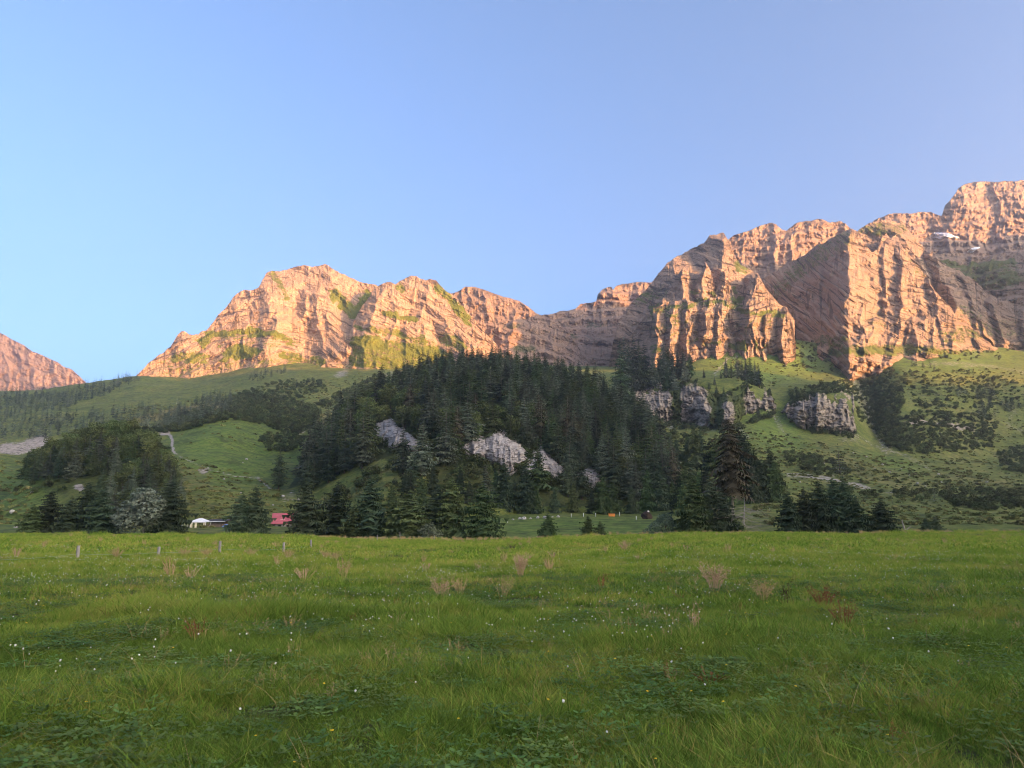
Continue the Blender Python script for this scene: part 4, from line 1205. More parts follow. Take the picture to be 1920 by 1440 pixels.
def scatter(name, pts, scl, meshes, label, cat, rot=None, tilt=None, aspect=None, kind='stuff', idx=None):
    n = len(pts)
    me = mesh_np(name, np.asarray(pts), np.zeros((0, 3), int)) if False else bpy.data.meshes.new(name)
    me.vertices.add(n); me.vertices.foreach_set('co', np.ascontiguousarray(pts, np.float32).ravel())
    rv = np.zeros((n, 3), np.float32)
    rv[:, 2] = rng.uniform(0, 6.283, n) if rot is None else rot
    if tilt is not None:
        rv[:, :2] = tilt
    a = me.attributes.new('rotv', 'FLOAT_VECTOR', 'POINT'); a.data.foreach_set('vector', rv.ravel())
    sv = np.repeat(np.asarray(scl, np.float32)[:, None], 3, 1)
    if aspect is not None:
        sv[:, 2] *= np.asarray(aspect, np.float32)
    a = me.attributes.new('sclv', 'FLOAT_VECTOR', 'POINT'); a.data.foreach_set('vector', np.ascontiguousarray(sv).ravel())
    a = me.attributes.new('pick', 'INT', 'POINT')
    a.data.foreach_set('value', (rng.integers(0, len(meshes), n) if idx is None else idx).astype(np.int32))
    o = link(name, me, label=label, cat=cat, kind=kind)
    ng = bpy.data.node_groups.new(name + '_nodes', 'GeometryNodeTree')
    ng.interface.new_socket('Geometry', in_out='INPUT', socket_type='NodeSocketGeometry')
    ng.interface.new_socket('Geometry', in_out='OUTPUT', socket_type='NodeSocketGeometry')
    N = ng.nodes; Lk = ng.links
    gi = N.new('NodeGroupInput'); go = N.new('NodeGroupOutput')
    ci = N.new('GeometryNodeCollectionInfo'); ci.inputs['Collection'].default_value = template_collection(name + '_piece', meshes)
    ci.inputs['Separate Children'].default_value = True; ci.inputs['Reset Children'].default_value = True
    ip = N.new('GeometryNodeInstanceOnPoints'); ip.inputs['Pick Instance'].default_value = True

    def na(nm, ty):
        q = N.new('GeometryNodeInputNamedAttribute'); q.data_type = ty; q.inputs[0].default_value = nm
        return q.outputs[0]
    Lk.new(gi.outputs[0], ip.inputs['Points']); Lk.new(ci.outputs[0], ip.inputs['Instance'])
    Lk.new(na('pick', 'INT'), ip.inputs['Instance Index'])
    Lk.new(na('rotv', 'FLOAT_VECTOR'), ip.inputs['Rotation'])
    Lk.new(na('sclv', 'FLOAT_VECTOR'), ip.inputs['Scale'])
    Lk.new(ip.outputs[0], go.inputs[0])
    md = o.modifiers.new('scatter', 'NODES'); md.node_group = ng
    return o


# ------------------------------------------------------------------ the wooded hill, the knoll and the other woods
def thin(pts, dist):
    """keep points at least dist apart (first come first served)"""
    cell = {}
    keep = []
    for i, (x, y) in enumerate(pts):
        k = (int(x // dist), int(y // dist))
        ok = True
        for dx in (-1, 0, 1):
            for dy in (-1, 0, 1):
                for j in cell.get((k[0] + dx, k[1] + dy), ()):
                    if (pts[j][0] - x) ** 2 + (pts[j][1] - y) ** 2 < dist * dist:
                        ok = False; break
                if not ok: break
            if not ok: break
        if ok:
            cell.setdefault(k, []).append(i); keep.append(i)
    return np.array(keep, int)


HILL_OUT = [  # openings: photo polygons of tree feet where no forest tree stands
    [(560, 1010), (575, 930), (640, 900), (700, 868), (745, 862), (760, 905), (740, 1010)],
    [(695, 800), (735, 800), (800, 842), (830, 842), (845, 858), (790, 880), (700, 862)],
    [(862, 842), (935, 830), (990, 860), (995, 880), (940, 905), (860, 875)],
    [(975, 880), (1015, 860), (1062, 888), (1062, 905), (985, 915)],
    [(1074, 895), (1105, 885), (1132, 905), (1132, 928), (1080, 925)],
    [(800, 880), (880, 870), (900, 930), (860, 1010), (800, 1010)],
]
xs = rng.uniform(-190, 160, 9000); ys = rng.uniform(270, 690, 9000)
xs = xs * ys / 600 * 1.5
zs = ground_z(xs, ys)
a_ = xs / ys
front = dome(a_, ys, HILL_CREST, HILL_FOOT, 1.3) > base_z(a_, ys) + 3.0
Yc_ = np.interp(a_ * FPX + 960, [c[0] for c in HILL_CREST], [c[2] for c in HILL_CREST])
front &= ys < Yc_ + 45
P_ = np.stack([xs[front], ys[front]], 1)
o = np.argsort(rng.random(len(P_)))
P_ = P_[o]
P_ = P_[thin([tuple(q) for q in P_], 6.2)]
Z_ = ground_z(P_[:, 0], P_[:, 1])
fx, fy = proj(P_[:, 0], P_[:, 1], Z_)
keep = np.ones(len(P_), bool)
for poly in HILL_OUT:
    keep &= ~inpoly(fx, fy, poly)
for x0, x1, y0, y1 in ((695, 800, 836, 885), (872, 985, 868, 925), (985, 1058, 900, 948), (1078, 1128, 918, 960)):
    keep &= ~((fx > x0) & (fx < x1) & (fy > y0) & (fy < y1) & (rng.random(len(fx)) < .88))
P_, Z_, fx, fy = P_[keep], Z_[keep], fx[keep], fy[keep]
H_ = 13 + 13 * rng.random(len(P_)) ** .8 + 4 * vnoise(P_[:, 0] / 40, P_[:, 1] / 40, 5)
H_ *= np.where(fx < 720, 1.12, 1.0)
# low spruces where the slope opens toward the meadow
H_ *= np.where((fy > 905) & (fx < 960), 0.62, 1.0)
broad = (blobs := np.maximum.reduce([blob(fx, fy, 860, 812, 60, 22), blob(fx, fy, 960, 812, 60, 22), blob(fx, fy, 680, 800, 45, 26), blob(fx, fy, 780, 815, 60, 16), blob(fx, fy, 1185, 900, 30, 24), blob(fx, fy, 720, 770, 60, 18)])) * 0.8 > rng.random(len(P_))
order = np.argsort(P_[:, 1])          # nearest first
GH = 'spruces of the forest on the central hill'
GB = 'leafy trees among the spruces on the central hill'
n_sp = n_bl = 0
rest_s, rest_b = [], []


def plain_tree(name, crown, trunk, p, z, h, label, cat, group, wide=1.0):
    t = link(name, None, loc=(p[0], p[1], z - 0.3), label=label, cat=cat, group=group)
    t.rotation_euler = (rng.normal() * .02, rng.normal() * .02, rng.uniform(0, 6.28)); t.scale = (h * wide, h * wide, h)
    link('crown', crown, t); link('trunk', trunk, t)
    return t


def zone(u, v):
    if v > 925: return ('left of centre ' if u < 900 else 'right of centre ') + 'low down at the meadow side of the central hill'
    if u < 640: return 'on the steep left ridge of the central hill'
    if u < 770: return 'above the left rock face of the central hill' if v < 805 else 'below the left rock face of the central hill'
    if u < 900: return 'left of the largest rock face on the central hill' if v > 790 else 'high on the left half of the central hill'
    if u < 1000: return 'below the largest rock face on the central hill' if v > 860 else 'above the largest rock face on the central hill'
    if u < 1075: return 'around the pointed pale rock face on the central hill'
    if u < 1140: return 'around the rounded pale rock knob on the central hill' if v > 840 else 'high on the right half of the central hill'
    if u < 1200: return 'on the right flank of the central hill' if v < 880 else 'at the right foot of the central hill'
    return 'at the right hand border of the hill forest'


for i in order:
    if broad[i]:
        if n_bl < 60:
            plain_tree('broadleaf_tree', BL[n_bl % 5], LIMB, P_[i], Z_[i], H_[i] * .62, ('small' if H_[i] < 17 else 'tall' if H_[i] > 22 else 'middling') + ' lighter green leafy tree ' + zone(fx[i], fy[i]), 'broadleaf tree', GB, 1.0)
            n_bl += 1
        else: rest_b.append(i)
    else:
        if n_sp < 165:
            cr = SP_FOREST[rng.integers(0, 8)]
            tk = TRUNK; look = 'tall' if H_[i] > 22 else 'middle sized' if H_[i] > 17 else 'short'
            if rng.random() < 0.12: cr, tk, look = SP_THIN, TRUNK_PALE, 'thin brownish'
            plain_tree('spruce_tree', cr, tk, P_[i], Z_[i], H_[i], look + ' spruce ' + zone(fx[i], fy[i]), 'spruce', GH, 1.15 + .2 * rng.random())
            n_sp += 1
        else: rest_s.append(i)
rs = np.array(rest_s, int)
scatter('forest', np.stack([P_[rs, 0], P_[rs, 1], Z_[rs] - .3], 1), H_[rs] * 1.2, [link_m for link_m in SP_FOREST], 'dark spruce forest on the upper part of the central hill', 'forest', aspect=np.full(len(rs), .84))
if len(rest_b):
    rb = np.array(rest_b, int)
    scatter('leafy_wood', np.stack([P_[rb, 0], P_[rb, 1], Z_[rb] - .3], 1), H_[rb] * .62, BL, 'leafy trees scattered through the upper hill forest', 'wood')

# open, half grown spruces on the grassy foot of the hill
GF = 'young spruces on the grassy foot of the central hill'
cnt = 0
for px, Y, top in [(735, 285, 905), (760, 300, 880), (790, 275, 890), (812, 295, 868), (838, 285, 885), (862, 300, 875), (700, 330, 905), (880, 290, 900), (930, 300, 880), (965, 300, 895), (1005, 300, 905), (1040, 310, 915),
                   (1075, 315, 905), (1110, 312, 915), (1150, 318, 900), (1185, 320, 905), (1215, 325, 880), (1240, 325, 870), (1262, 328, 900), (985, 297, 870), (1130, 312, 890), (945, 297, 860)]:
    px_tree('spruce_tree', SP_EDGE[cnt % 6], TRUNK, px, Y, top, 'front rank spruce at the foot of the wooded hill ' + ('behind the long row' if px < 900 else 'under the largest rock face' if px < 1000 else 'left of the orange trough' if px < 1140 else 'right of the orange trough'), 'spruce', GF, .62); cnt += 1

# clusters right of the hill
GC = 'spruces of the two clusters right of the wooded hill'
for px, Y, top in [(1348, 335, 812), (1362, 340, 800), (1378, 342, 806), (1392, 338, 795), (1408, 336, 822), (1422, 334, 850), (1438, 332, 862), (1448, 330, 840), (1462, 328, 868), (1336, 345, 822), (1385, 325, 850), (1415, 322, 870), (1370, 330, 815), (1400, 332, 812), (1355, 328, 830), (1430, 326, 858), (1454, 326, 862)]:
    px_tree('spruce_tree', SP_EDGE[cnt % 6], TRUNK, px, Y, top, 'spruce in the cluster behind the tall brown spruce, ' + ('left part' if px < 1375 else 'middle' if px < 1425 else 'right end'), 'spruce', GC, .62); cnt += 1
for px, Y, top in [(1275, 300, 885), (1288, 298, 868), (1300, 300, 862), (1314, 296, 878), (1326, 292, 880), (1282, 285, 905), (1330, 282, 905)]:
    px_tree('spruce_tree', SP_EDGE[cnt % 6], TRUNK, px, Y, top, 'spruce in the group between the hill and the bright tipped clump', 'spruce', GC, .62); cnt += 1
for px, Y, top in [(1305, 520, 795), (1315, 525, 805), (1290, 530, 815), (1270, 535, 822), (1258, 540, 815)]:
    px_tree('spruce_tree', SP_EDGE[cnt % 6], TRUNK, px, Y, top, 'far spruce on the pale slope above the cluster', 'spruce', GC, .6); cnt += 1

# knoll on the left: mixed wood
xs = rng.uniform(-270, -110, 2500); ys = rng.uniform(225, 400, 2500)
a_ = xs / ys
ok = dome(a_, ys, KNOLL_CREST, KNOLL_FOOT, 1.2) > base_z(a_, ys) + 1.5
P_ = np.stack([xs[ok], ys[ok]], 1); P_ = P_[thin([tuple(q) for q in P_], 3.9)]
Z_ = ground_z(P_[:, 0], P_[:, 1]); fx, fy = proj(P_[:, 0], P_[:, 1], Z_)
ko = ~inpoly(fx, fy, [(-20, 1010), (-20, 900), (60, 905), (110, 905), (165, 900), (190, 940), (160, 1010)]) & (fx > 25) & ((fx > 60) | (fy < 900)) & (fy < 975)
P_, Z_, fx, fy = P_[ko], Z_[ko], fx[ko], fy[ko]
order = np.argsort(P_[:, 1])
def kzone(u, v):
    h = 'at the left end' if u < 95 else 'in the left half' if u < 170 else 'in the right half' if u < 255 else 'at the right end'
    return h + ' of the wood on the left knoll' + (', low down' if v > 905 else ', half way up' if v > 865 else ', near the top')


GK = 'trees of the wooded knoll on the left'
rest = []
kb = ks_ = 0
for i in order:
    br = rng.random() < 0.32
    h = 5.5 + 5.5 * rng.random() ** 1.4
    if br and kb < 70:
        plain_tree('broadleaf_tree', BL[kb % 5], LIMB, P_[i], Z_[i], h, 'leafy tree ' + kzone(fx[i], fy[i]), 'broadleaf tree', GK, 1.15); kb += 1
    elif not br and ks_ < 62:
        plain_tree('spruce_tree', SP_FOREST[ks_ % 8], TRUNK, P_[i], Z_[i], h * 1.3, 'spruce ' + kzone(fx[i], fy[i]), 'spruce', GK, 1.4); ks_ += 1
    else: rest.append(i)
if rest:
    rs = np.array(rest, int)
    scatter('knoll_wood', np.stack([P_[rs, 0], P_[rs, 1], Z_[rs] - .3], 1), 6.0 + 4.5 * rng.random(len(rs)), BL, 'dense wood on the back of the left knoll', 'wood')


# far woods and scrub on the slopes
def area(poly, n, ymin, ymax=1500):
    """random ground points whose feet fall into a photo polygon"""
    p = np.array(poly, float)
    px = rng.uniform(p[:, 0].min(), p[:, 0].max(), n * 6); py = rng.uniform(p[:, 1].min(), p[:, 1].max(), n * 6)
    k = inpoly(px, py, poly)
    u, v = px[k][:n], py[k][:n]
    Y = hits(u, v, ymin)
    ok_ = np.isfinite(Y) & (Y < ymax)
    x, y, _ = at(u[ok_], v[ok_], Y[ok_])
    out = np.stack([x, y], 1)
    return np.column_stack([out, ground_z(out[:, 0], out[:, 1])])


wood = np.vstack([
    area([(-10, 735), (60, 738), (120, 735), (180, 722), (240, 708), (262, 712), (200, 742), (160, 752), (120, 770), (70, 772), (-10, 800)], 420, 650),
    area([(-10, 800), (80, 780), (200, 775), (300, 762), (360, 765), (330, 800), (250, 820), (160, 830), (80, 822), (-10, 826)], 260, 620),
    area([(290, 805), (340, 770), (400, 742), (440, 745), (430, 775), (400, 785), (350, 800)], 170, 600),
    area([(455, 712), (500, 698), (540, 694), (530, 704), (480, 716)], 30, 800),
])
scatter('far_forest', wood, 9 + 8 * rng.random(len(wood)), SP_FAR, 'hazy far conifer wood on the slope at the left', 'forest', aspect=1.0 + .25 * rng.random(len(wood)))
scr = np.vstack([
    area([(400, 790), (430, 745), (480, 740), (540, 750), (600, 770), (590, 800), (560, 815), (500, 800), (450, 788)], 841, 560),
    area([(250, 820), (320, 800), (340, 775), (400, 765), (430, 785), (380, 800), (330, 812)], 357, 560),
    area([(640, 770), (700, 745), (740, 720), (760, 700), (700, 705), (650, 730), (590, 760)], 331, 560),
    area([(430, 745), (520, 715), (600, 712), (620, 735), (540, 752)], 229, 700),
    area([(485, 830), (510, 805), (555, 812), (572, 830), (545, 850), (505, 850)], 127, 380),
    area([(1640, 705), (1670, 690), (1700, 720), (1690, 780), (1660, 800), (1640, 760)], 255, 600),
    area([(1680, 790), (1720, 770), (1800, 780), (1850, 770), (1870, 800), (1860, 840), (1790, 850), (1750, 855), (1690, 845)], 510, 600),
    area([(1690, 700), (1760, 695), (1900, 700), (1920, 760), (1850, 770), (1720, 770)], 255, 650),
    area([(1598, 722), (1640, 712), (1672, 790), (1694, 850), (1650, 828), (1610, 790)], 330, 600),
    area([(1605, 690), (1640, 700), (1690, 790), (1700, 850), (1660, 840), (1625, 780)], 230, 600),
    area([(1480, 735), (1530, 722), (1600, 715), (1605, 735), (1540, 745), (1490, 770)], 153, 650),
    area([(1470, 850), (1520, 855), (1580, 870), (1600, 890), (1540, 895), (1480, 875)], 119, 350),
    area([(1870, 850), (1930, 835), (1930, 890), (1880, 885)], 119, 350),
    area([(1760, 930), (1800, 920), (1860, 918), (1930, 925), (1930, 955), (1860, 960), (1790, 950)], 153, 250),
    area([(1560, 930), (1700, 920), (1760, 930), (1720, 945)], 27, 250),
    area([(560, 1000), (600, 940), (660, 905), (720, 880), (730, 930), (700, 1000)], 51, 200),
    area([(720, 870), (800, 860), (900, 880), (900, 940), (830, 990), (740, 960)], 153, 200),
    area([(1200, 780), (1260, 790), (1300, 830), (1250, 850), (1220, 820)], 68, 400),
    area([(1640, 640), (1800, 640), (1900, 660), (1900, 680), (1650, 675)], 102, 900),
    area([(1450, 640), (1540, 640), (1600, 680), (1560, 700), (1470, 690)], 102, 900),
    area([(20, 925), (60, 900), (110, 900), (150, 905), (120, 930)], 23, 200),
])
rim = []
for tp, bt in (([(690, 790), (735, 786), (785, 826), (822, 824)], [(690, 818), (735, 840), (785, 846), (822, 838)]), ([(868, 826), (935, 804), (990, 850)], [(868, 856), (935, 880), (990, 876)]),
               ([(978, 870), (1015, 830), (1062, 880)], [(978, 900), (1015, 908), (1062, 898)]), ([(1076, 892), (1105, 868), (1130, 892)], [(1076, 906), (1105, 926), (1130, 914)]),
               ([(1172, 732), (1225, 705), (1270, 726), (1305, 714), (1345, 746), (1402, 724), (1436, 728), (1456, 756)], [(1172, 752), (1245, 796), (1330, 808), (1385, 802), (1456, 774)]), ([(1478, 758), (1555, 732), (1600, 738)], [(1478, 778), (1520, 808), (1606, 820)])):
    for ln in (tp, bt):
        L_ = np.array(ln, float); n_ = int(abs(L_[-1, 0] - L_[0, 0]) / 2.6)
        u_ = rng.uniform(L_[0, 0], L_[-1, 0], n_); v_ = np.interp(u_, L_[:, 0], L_[:, 1]) + rng.normal(0, 3, n_)
        Y_ = hits(u_, v_, 230); k_ = np.isfinite(Y_)
        x_, y_, _ = at(u_[k_], v_[k_], Y_[k_] - 4)
        rim.append(np.column_stack([x_, y_, ground_z(x_, y_)]))
scr = np.vstack([scr] + rim)
sdist = scr[:, 1]
scatter('scrub', scr, (3.0 + 4.2 * rng.random(len(scr)) ** 1.5) * np.where(sdist < 320, .55, 1.0) * np.where(sdist > 700, 1.25, 1), BL_FAR, 'green alder scrub and bushes on the slopes', 'scrub', aspect=.65 + .3 * rng.random(len(scr)))

# spruces above the cliffs and on the right-hand slope
GR = 'far spruces on and above the cliffs'
far = [(1165, 880, 640), (1172, 885, 632), (1180, 890, 640), (1190, 890, 630), (1200, 892, 640), (1210, 895, 636), (1238, 900, 655), (1246, 905, 640), (1254, 905, 650), (1262, 900, 645), (1272, 905, 655), (1282, 900, 650), (1295, 905, 660),
       (1225, 890, 660), (1118, 860, 680), (1265, 870, 690), (1252, 875, 685),
       (1320, 895, 690), (1352, 880, 695), (1362, 890, 670), (1372, 892, 680), (1384, 895, 660), (1392, 896, 675), (1400, 893, 672), (1408, 892, 668), (1417, 890, 675), (1424, 888, 680), (1330, 860, 715), (1344, 850, 720), (1340, 865, 705),
       (1358, 840, 725), (1370, 838, 735), (1365, 815, 755), (1422, 812, 750), (1525, 850, 745), (1285, 880, 670)]
for px, Y, top in far:
    o = px_tree('spruce_tree', SP_FOREST[cnt % 8], TRUNK, px, Y, top, ('far spruce on the long banded cliff ' if Y > 845 else 'far ledge spruce of the banded cliff ') + ('next to the hill forest' if px < 1215 else 'above its left part' if px < 1300 else 'above its middle' if px < 1375 else 'in the dense row at its right end' if px < 1430 else 'over the broad cliff by the gully'), 'spruce', GR, 1.0); cnt += 1
right = np.vstack([area([(1770, 735), (1800, 720), (1815, 740), (1790, 750)], 10, 700), area([(1830, 745), (1850, 720), (1865, 745), (1890, 765), (1860, 790), (1830, 790)], 34, 700),
                   area([(1870, 760), (1930, 760), (1930, 775), (1880, 775)], 18, 700), area([(1700, 685), (1750, 690), (1755, 698)], 7, 800)])
scatter('slope_conifers', right, 12 + 9 * rng.random(len(right)), SP_FAR, 'dark conifers on the right hand slope', 'conifers')
dots = np.vstack([area([(1690, 895), (1920, 895), (1920, 925), (1720, 930)], 26, 250), area([(1560, 830), (1640, 860), (1640, 890), (1580, 900)], 8, 300), area([(1500, 900), (1640, 925), (1900, 930), (1900, 960), (1600, 950)], 14, 200)])
scatter('young_conifers', dots, 2.0 + 3.0 * rng.random(len(dots)) ** 2, SP_FAR, 'tiny young conifers dotted over the right hand pasture', 'conifers', aspect=np.full(len(dots), .8))
px_tree('spruce_tree', SP_FAR[0], TRUNK, 1753, 430, 910, 'small lone spruce on the right hand pasture above the snag', 'spruce', None, 1.4)
px_tree('spruce_tree', SP_FAR[2], TRUNK, 1575, 560, 832, 'tiny lone spruce on the open slope below the broad cliff', 'spruce', None, 1.5)

# low tussocks, dwarf shrubs and weeds that roughen the pastures
def tussock(seed):
    r = np.random.default_rng(seed); V = []; F = []; n = 0
    for _ in range(46):
        a = r.uniform(0, 6.283); q = math.sqrt(r.random()); c = np.array([math.cos(a) * q, math.sin(a) * q, .45 * (1 - q * q) * r.uniform(.4, 1.2)])
        d = r.normal(size=3) * .22; e = r.normal(size=3) * .22; d[2] = abs(d[2])
        V += [c - d, c + e, c + d * 1.2, c - e]; F.append((n, n + 1, n + 2, n + 3)); n += 4
    return mesh_np('tussock', np.array(V), np.array(F), TUSSOCK)


TUSSOCK = mat_leaf('tussock_grass', (0.085, 0.105, 0.032), (0.19, 0.185, 0.065), 0.45, 0.3)
TUS = [tussock(600 + i) for i in range(6)]
low = np.vstack([
    area([(1400, 800), (1620, 850), (1930, 905), (1930, 985), (1420, 985), (1380, 900)], 2100, 180),
    area([(1200, 790), (1300, 800), (1400, 870), (1300, 940), (1240, 900)], 350, 350),
    area([(1620, 690), (1930, 690), (1930, 900), (1740, 880), (1640, 800)], 1100, 550),
    area([(1330, 640), (1560, 640), (1600, 720), (1400, 730), (1330, 700)], 450, 850),
    area([(330, 850), (420, 880), (520, 910), (560, 990), (330, 990)], 450, 180),
    area([(330, 810), (400, 785), (480, 800), (570, 830), (560, 900), (400, 890)], 50, 350),
    area([(560, 720), (740, 690), (720, 760), (600, 800), (440, 760), (440, 730)], 700, 560),
    area([(-10, 860), (60, 870), (60, 980), (-10, 985)], 120, 160),
    area([(560, 990), (600, 930), (720, 870), (900, 880), (900, 990)], 420, 200),
    area([(200, 770), (420, 740), (440, 780), (260, 820)], 260, 560),
])
scatter('tussocks', low, (.45 + 1.0 * rng.random(len(low)) ** 2) * np.where(low[:, 1] > 500, 1.7, 1.0), TUS, 'rough tussocks and dwarf shrubs over the pastures', 'tussocks')
# ------------------------------------------------------------------ chalet, barn, canopy and other small things behind the trees
WHITE_WALL = mat_noise('limewash', (0.62, 0.58, 0.52), (0.80, 0.76, 0.70), 1.5)
RED_ROOF = mat_noise('red_sheet_roof', (0.40, 0.090, 0.100), (0.52, 0.135, 0.145), 0.8, 0.6, 0, 0.3)
OLD_WOOD = mat_noise('weathered_wood', (0.10, 0.075, 0.055), (0.24, 0.19, 0.15), 4, 0.9, 0.01, 0.15, (1, 1, .3))
GREY_WOOD = mat_noise('grey_post_wood', (0.22, 0.195, 0.17), (0.42, 0.385, 0.34), 6, 0.9, 0.01, 0.15, (1, 1, .3))
DARK_ROOF = mat_noise('dark_shingle_roof', (0.035, 0.033, 0.033), (0.085, 0.08, 0.078), 3)
DARK_HOLE = mat_noise('dark_interior', (0.010, 0.009, 0.008), (0.02, 0.018, 0.016), 3)
WHITE_CLOTH = mat_noise('white_canvas', (0.72, 0.71, 0.72), (0.85, 0.84, 0.85), 2, 0.8)
CREAM_CLOTH = mat_noise('cream_curtain', (0.62, 0.55, 0.36), (0.78, 0.72, 0.55), 2, 0.8)
BLUE_TARP = mat_noise('blue_tarp', (0.10, 0.20, 0.42), (0.22, 0.34, 0.58), 2, 0.5)
WHITE_PAINT = mat_noise('white_plastic', (0.70, 0.70, 0.68), (0.82, 0.82, 0.80), 6, 0.5)
ORANGE = mat_noise('orange_plastic', (0.62, 0.20, 0.035), (0.75, 0.28, 0.06), 2, 0.5)
WIRE_GREEN = mat_noise('green_wire', (0.20, 0.30, 0.23), (0.30, 0.40, 0.32), 3, 0.5)
STONE = mat_noise('boulder_stone', (0.26, 0.24, 0.22), (0.52, 0.49, 0.45), 1.4, 0.95, 0.08)
DARK_EARTH = mat_noise('dark_root_earth', (0.022, 0.016, 0.012), (0.065, 0.045, 0.034), 2.5, 0.95, 0.12)
SNOW = mat_noise('old_snow', (0.66, 0.68, 0.72), (0.82, 0.84, 0.88), 0.05, 0.7)


def world_at(px, py, Y):
    return Vector([float(q) for q in at(px, py, Y)])


def chalet():
    Y = 226.0
    p = world_at(498, 992, Y); q = world_at(572, 992, Y)
    W = q.x - p.x; D = 8.0
    zb = min(float(ground_z(p.x, Y)), p.z) - 0.4
    ze = float(elev(980.5)) * Y + EYE; zr = float(elev(963)) * (Y + D / 2) + EYE
    o = link('chalet', None, loc=(p.x, Y, zb), label='small chalet with a red roof and white walls between two edge spruces', cat='house')
    o.rotation_euler = (0, 0, R(-4))
    he, hr = ze - zb, zr - zb
    x0, x1 = 2.2, W
    m = MB()
    m.add([(x0, 0.6, 0), (x1, 0.6, 0), (x1, D - .6, 0), (x0, D - .6, 0), (x0, .6, he), (x1, .6, he), (x1, D - .6, he), (x0, D - .6, he), (x0, D / 2, hr - .1), (x1, D / 2, hr - .1)],
          [(0, 1, 5, 4), (1, 2, 6, 9, 5), (2, 3, 7, 6), (3, 0, 4, 8, 7)])
    wall = m.build('wall', WHITE_WALL, o)
    t = .14
    m = MB()   # the roof's left verge runs back toward the ridge
    for (ya, za, yb, zb_) in ((-.5, he - .35, D / 2, hr), (D + .5, he - .35, D / 2, hr)):
        v = [(1.7, ya, za), (x1 + .5, ya, za), (x1 + .5, yb, zb_), (0.3, yb, zb_)]
        m.add(v + [(a, b, c + t) for a, b, c in v], [(0, 3, 2, 1), (4, 5, 6, 7), (0, 1, 5, 4), (1, 2, 6, 5), (2, 3, 7, 6), (3, 0, 4, 7)])
    roof = m.build('roof', RED_ROOF, o)
    for i in range(9):   # standing seams of the sheet roof
        x = 2.0 + (x1 - 1.8) * i / 8
        s = MB()
        s.add([(x - .03, -.5, he - .35 + t), (x + .03, -.5, he - .35 + t), (x + .03, D / 2, hr + t), (x - .03, D / 2, hr + t),
               (x - .03, -.5, he - .29 + t), (x + .03, -.5, he - .29 + t), (x + .03, D / 2, hr + .06 + t), (x - .03, D / 2, hr + .06 + t)],
              [(0, 3, 2, 1), (4, 5, 6, 7), (0, 1, 5, 4), (1, 2, 6, 5), (2, 3, 7, 6), (3, 0, 4, 7)])
        s.build('seam', RED_ROOF, roof)
    MB().box((4.6, 1.2, he + .95), (1.4, .5, .08)).build('skylight', WHITE_WALL, roof)
    MB().box((7.5, D / 2 + .5, hr + .3), (.7, .6, 1.1)).build('chimney', WHITE_WALL, roof)
    for x in (4.0, 6.6):
        w = MB().box((x, .585, he * .55), (.9, .05, .75)).build('window', DARK_HOLE, wall)
        MB().box((x, .555, he * .55), (1.0, .03, .07)).build('frame', OLD_WOOD, w)
        MB().box((x, .54, he * .55 - .42), (1.1, .12, .06)).build('sill', OLD_WOOD, w)
    d = MB().box((2.45, .56, he * .42), (.55, .06, he * .8)).build('door', OLD_WOOD, wall)
    MB().box((2.62, .51, he * .42), (.05, .05, .05)).build('handle', DARK_ROOF, d)
    MB().box((0.9, 1.2, .55), (1.6, 1.0, 1.1)).build('log_pile', OLD_WOOD, o)


chalet()


def barn():
    Y = 236.0
    p = world_at(428, 990, Y); q = world_at(480, 990, Y)
    W = q.x - p.x; D = 7.0
    zb = min(float(ground_z(p.x, Y)), p.z) - .4
    zr = float(elev(956)) * Y + EYE; ze = float(elev(967)) * Y + EYE
    hr, he = zr - zb, ze - zb
    o = link('barn', None, loc=(p.x, Y, zb), label='dark gabled barn with pale roof edges half hidden behind the spruce pair', cat='barn')
    m = MB()
    m.add([(0.4, 0, 0), (W - .4, 0, 0), (W - .4, D, 0), (.4, D, 0), (.4, 0, he), (W - .4, 0, he), (W - .4, D, he), (.4, D, he), (W / 2, 0, hr - .1), (W / 2, D, hr - .1)],
          [(0, 1, 5, 8, 4), (1, 2, 6, 5), (2, 3, 7, 9, 6), (3, 0, 4, 7)])
    wall = m.build('gable_wall', DARK_ROOF, o)
    MB().box((W / 2, -.03, he * .22), (W - .9, .3, he * .44)).build('stone_base', STONE, o)
    m = MB()
    for sx in (0, W):
        v = [(sx - .3 if sx == 0 else sx + .3, -.6, he - .5), (W / 2, -.6, hr), (W / 2, D + .4, hr), (sx - .3 if sx == 0 else sx + .3, D + .4, he - .5)]
        m.add(v + [(a, b, c + .15) for a, b, c in v], [(0, 3, 2, 1), (4, 5, 6, 7), (0, 1, 5, 4), (1, 2, 6, 5), (2, 3, 7, 6), (3, 0, 4, 7)])
    roof = m.build('roof', GREY_WOOD, o)
    d = MB().box((W * .3, -.2, he * .6), (1.5, .06, 1.6)).build('door', OLD_WOOD, wall)
    MB().box((W * .3 + .6, -.26, he * .6), (.06, .06, .25)).build('handle', DARK_HOLE, d)


barn()


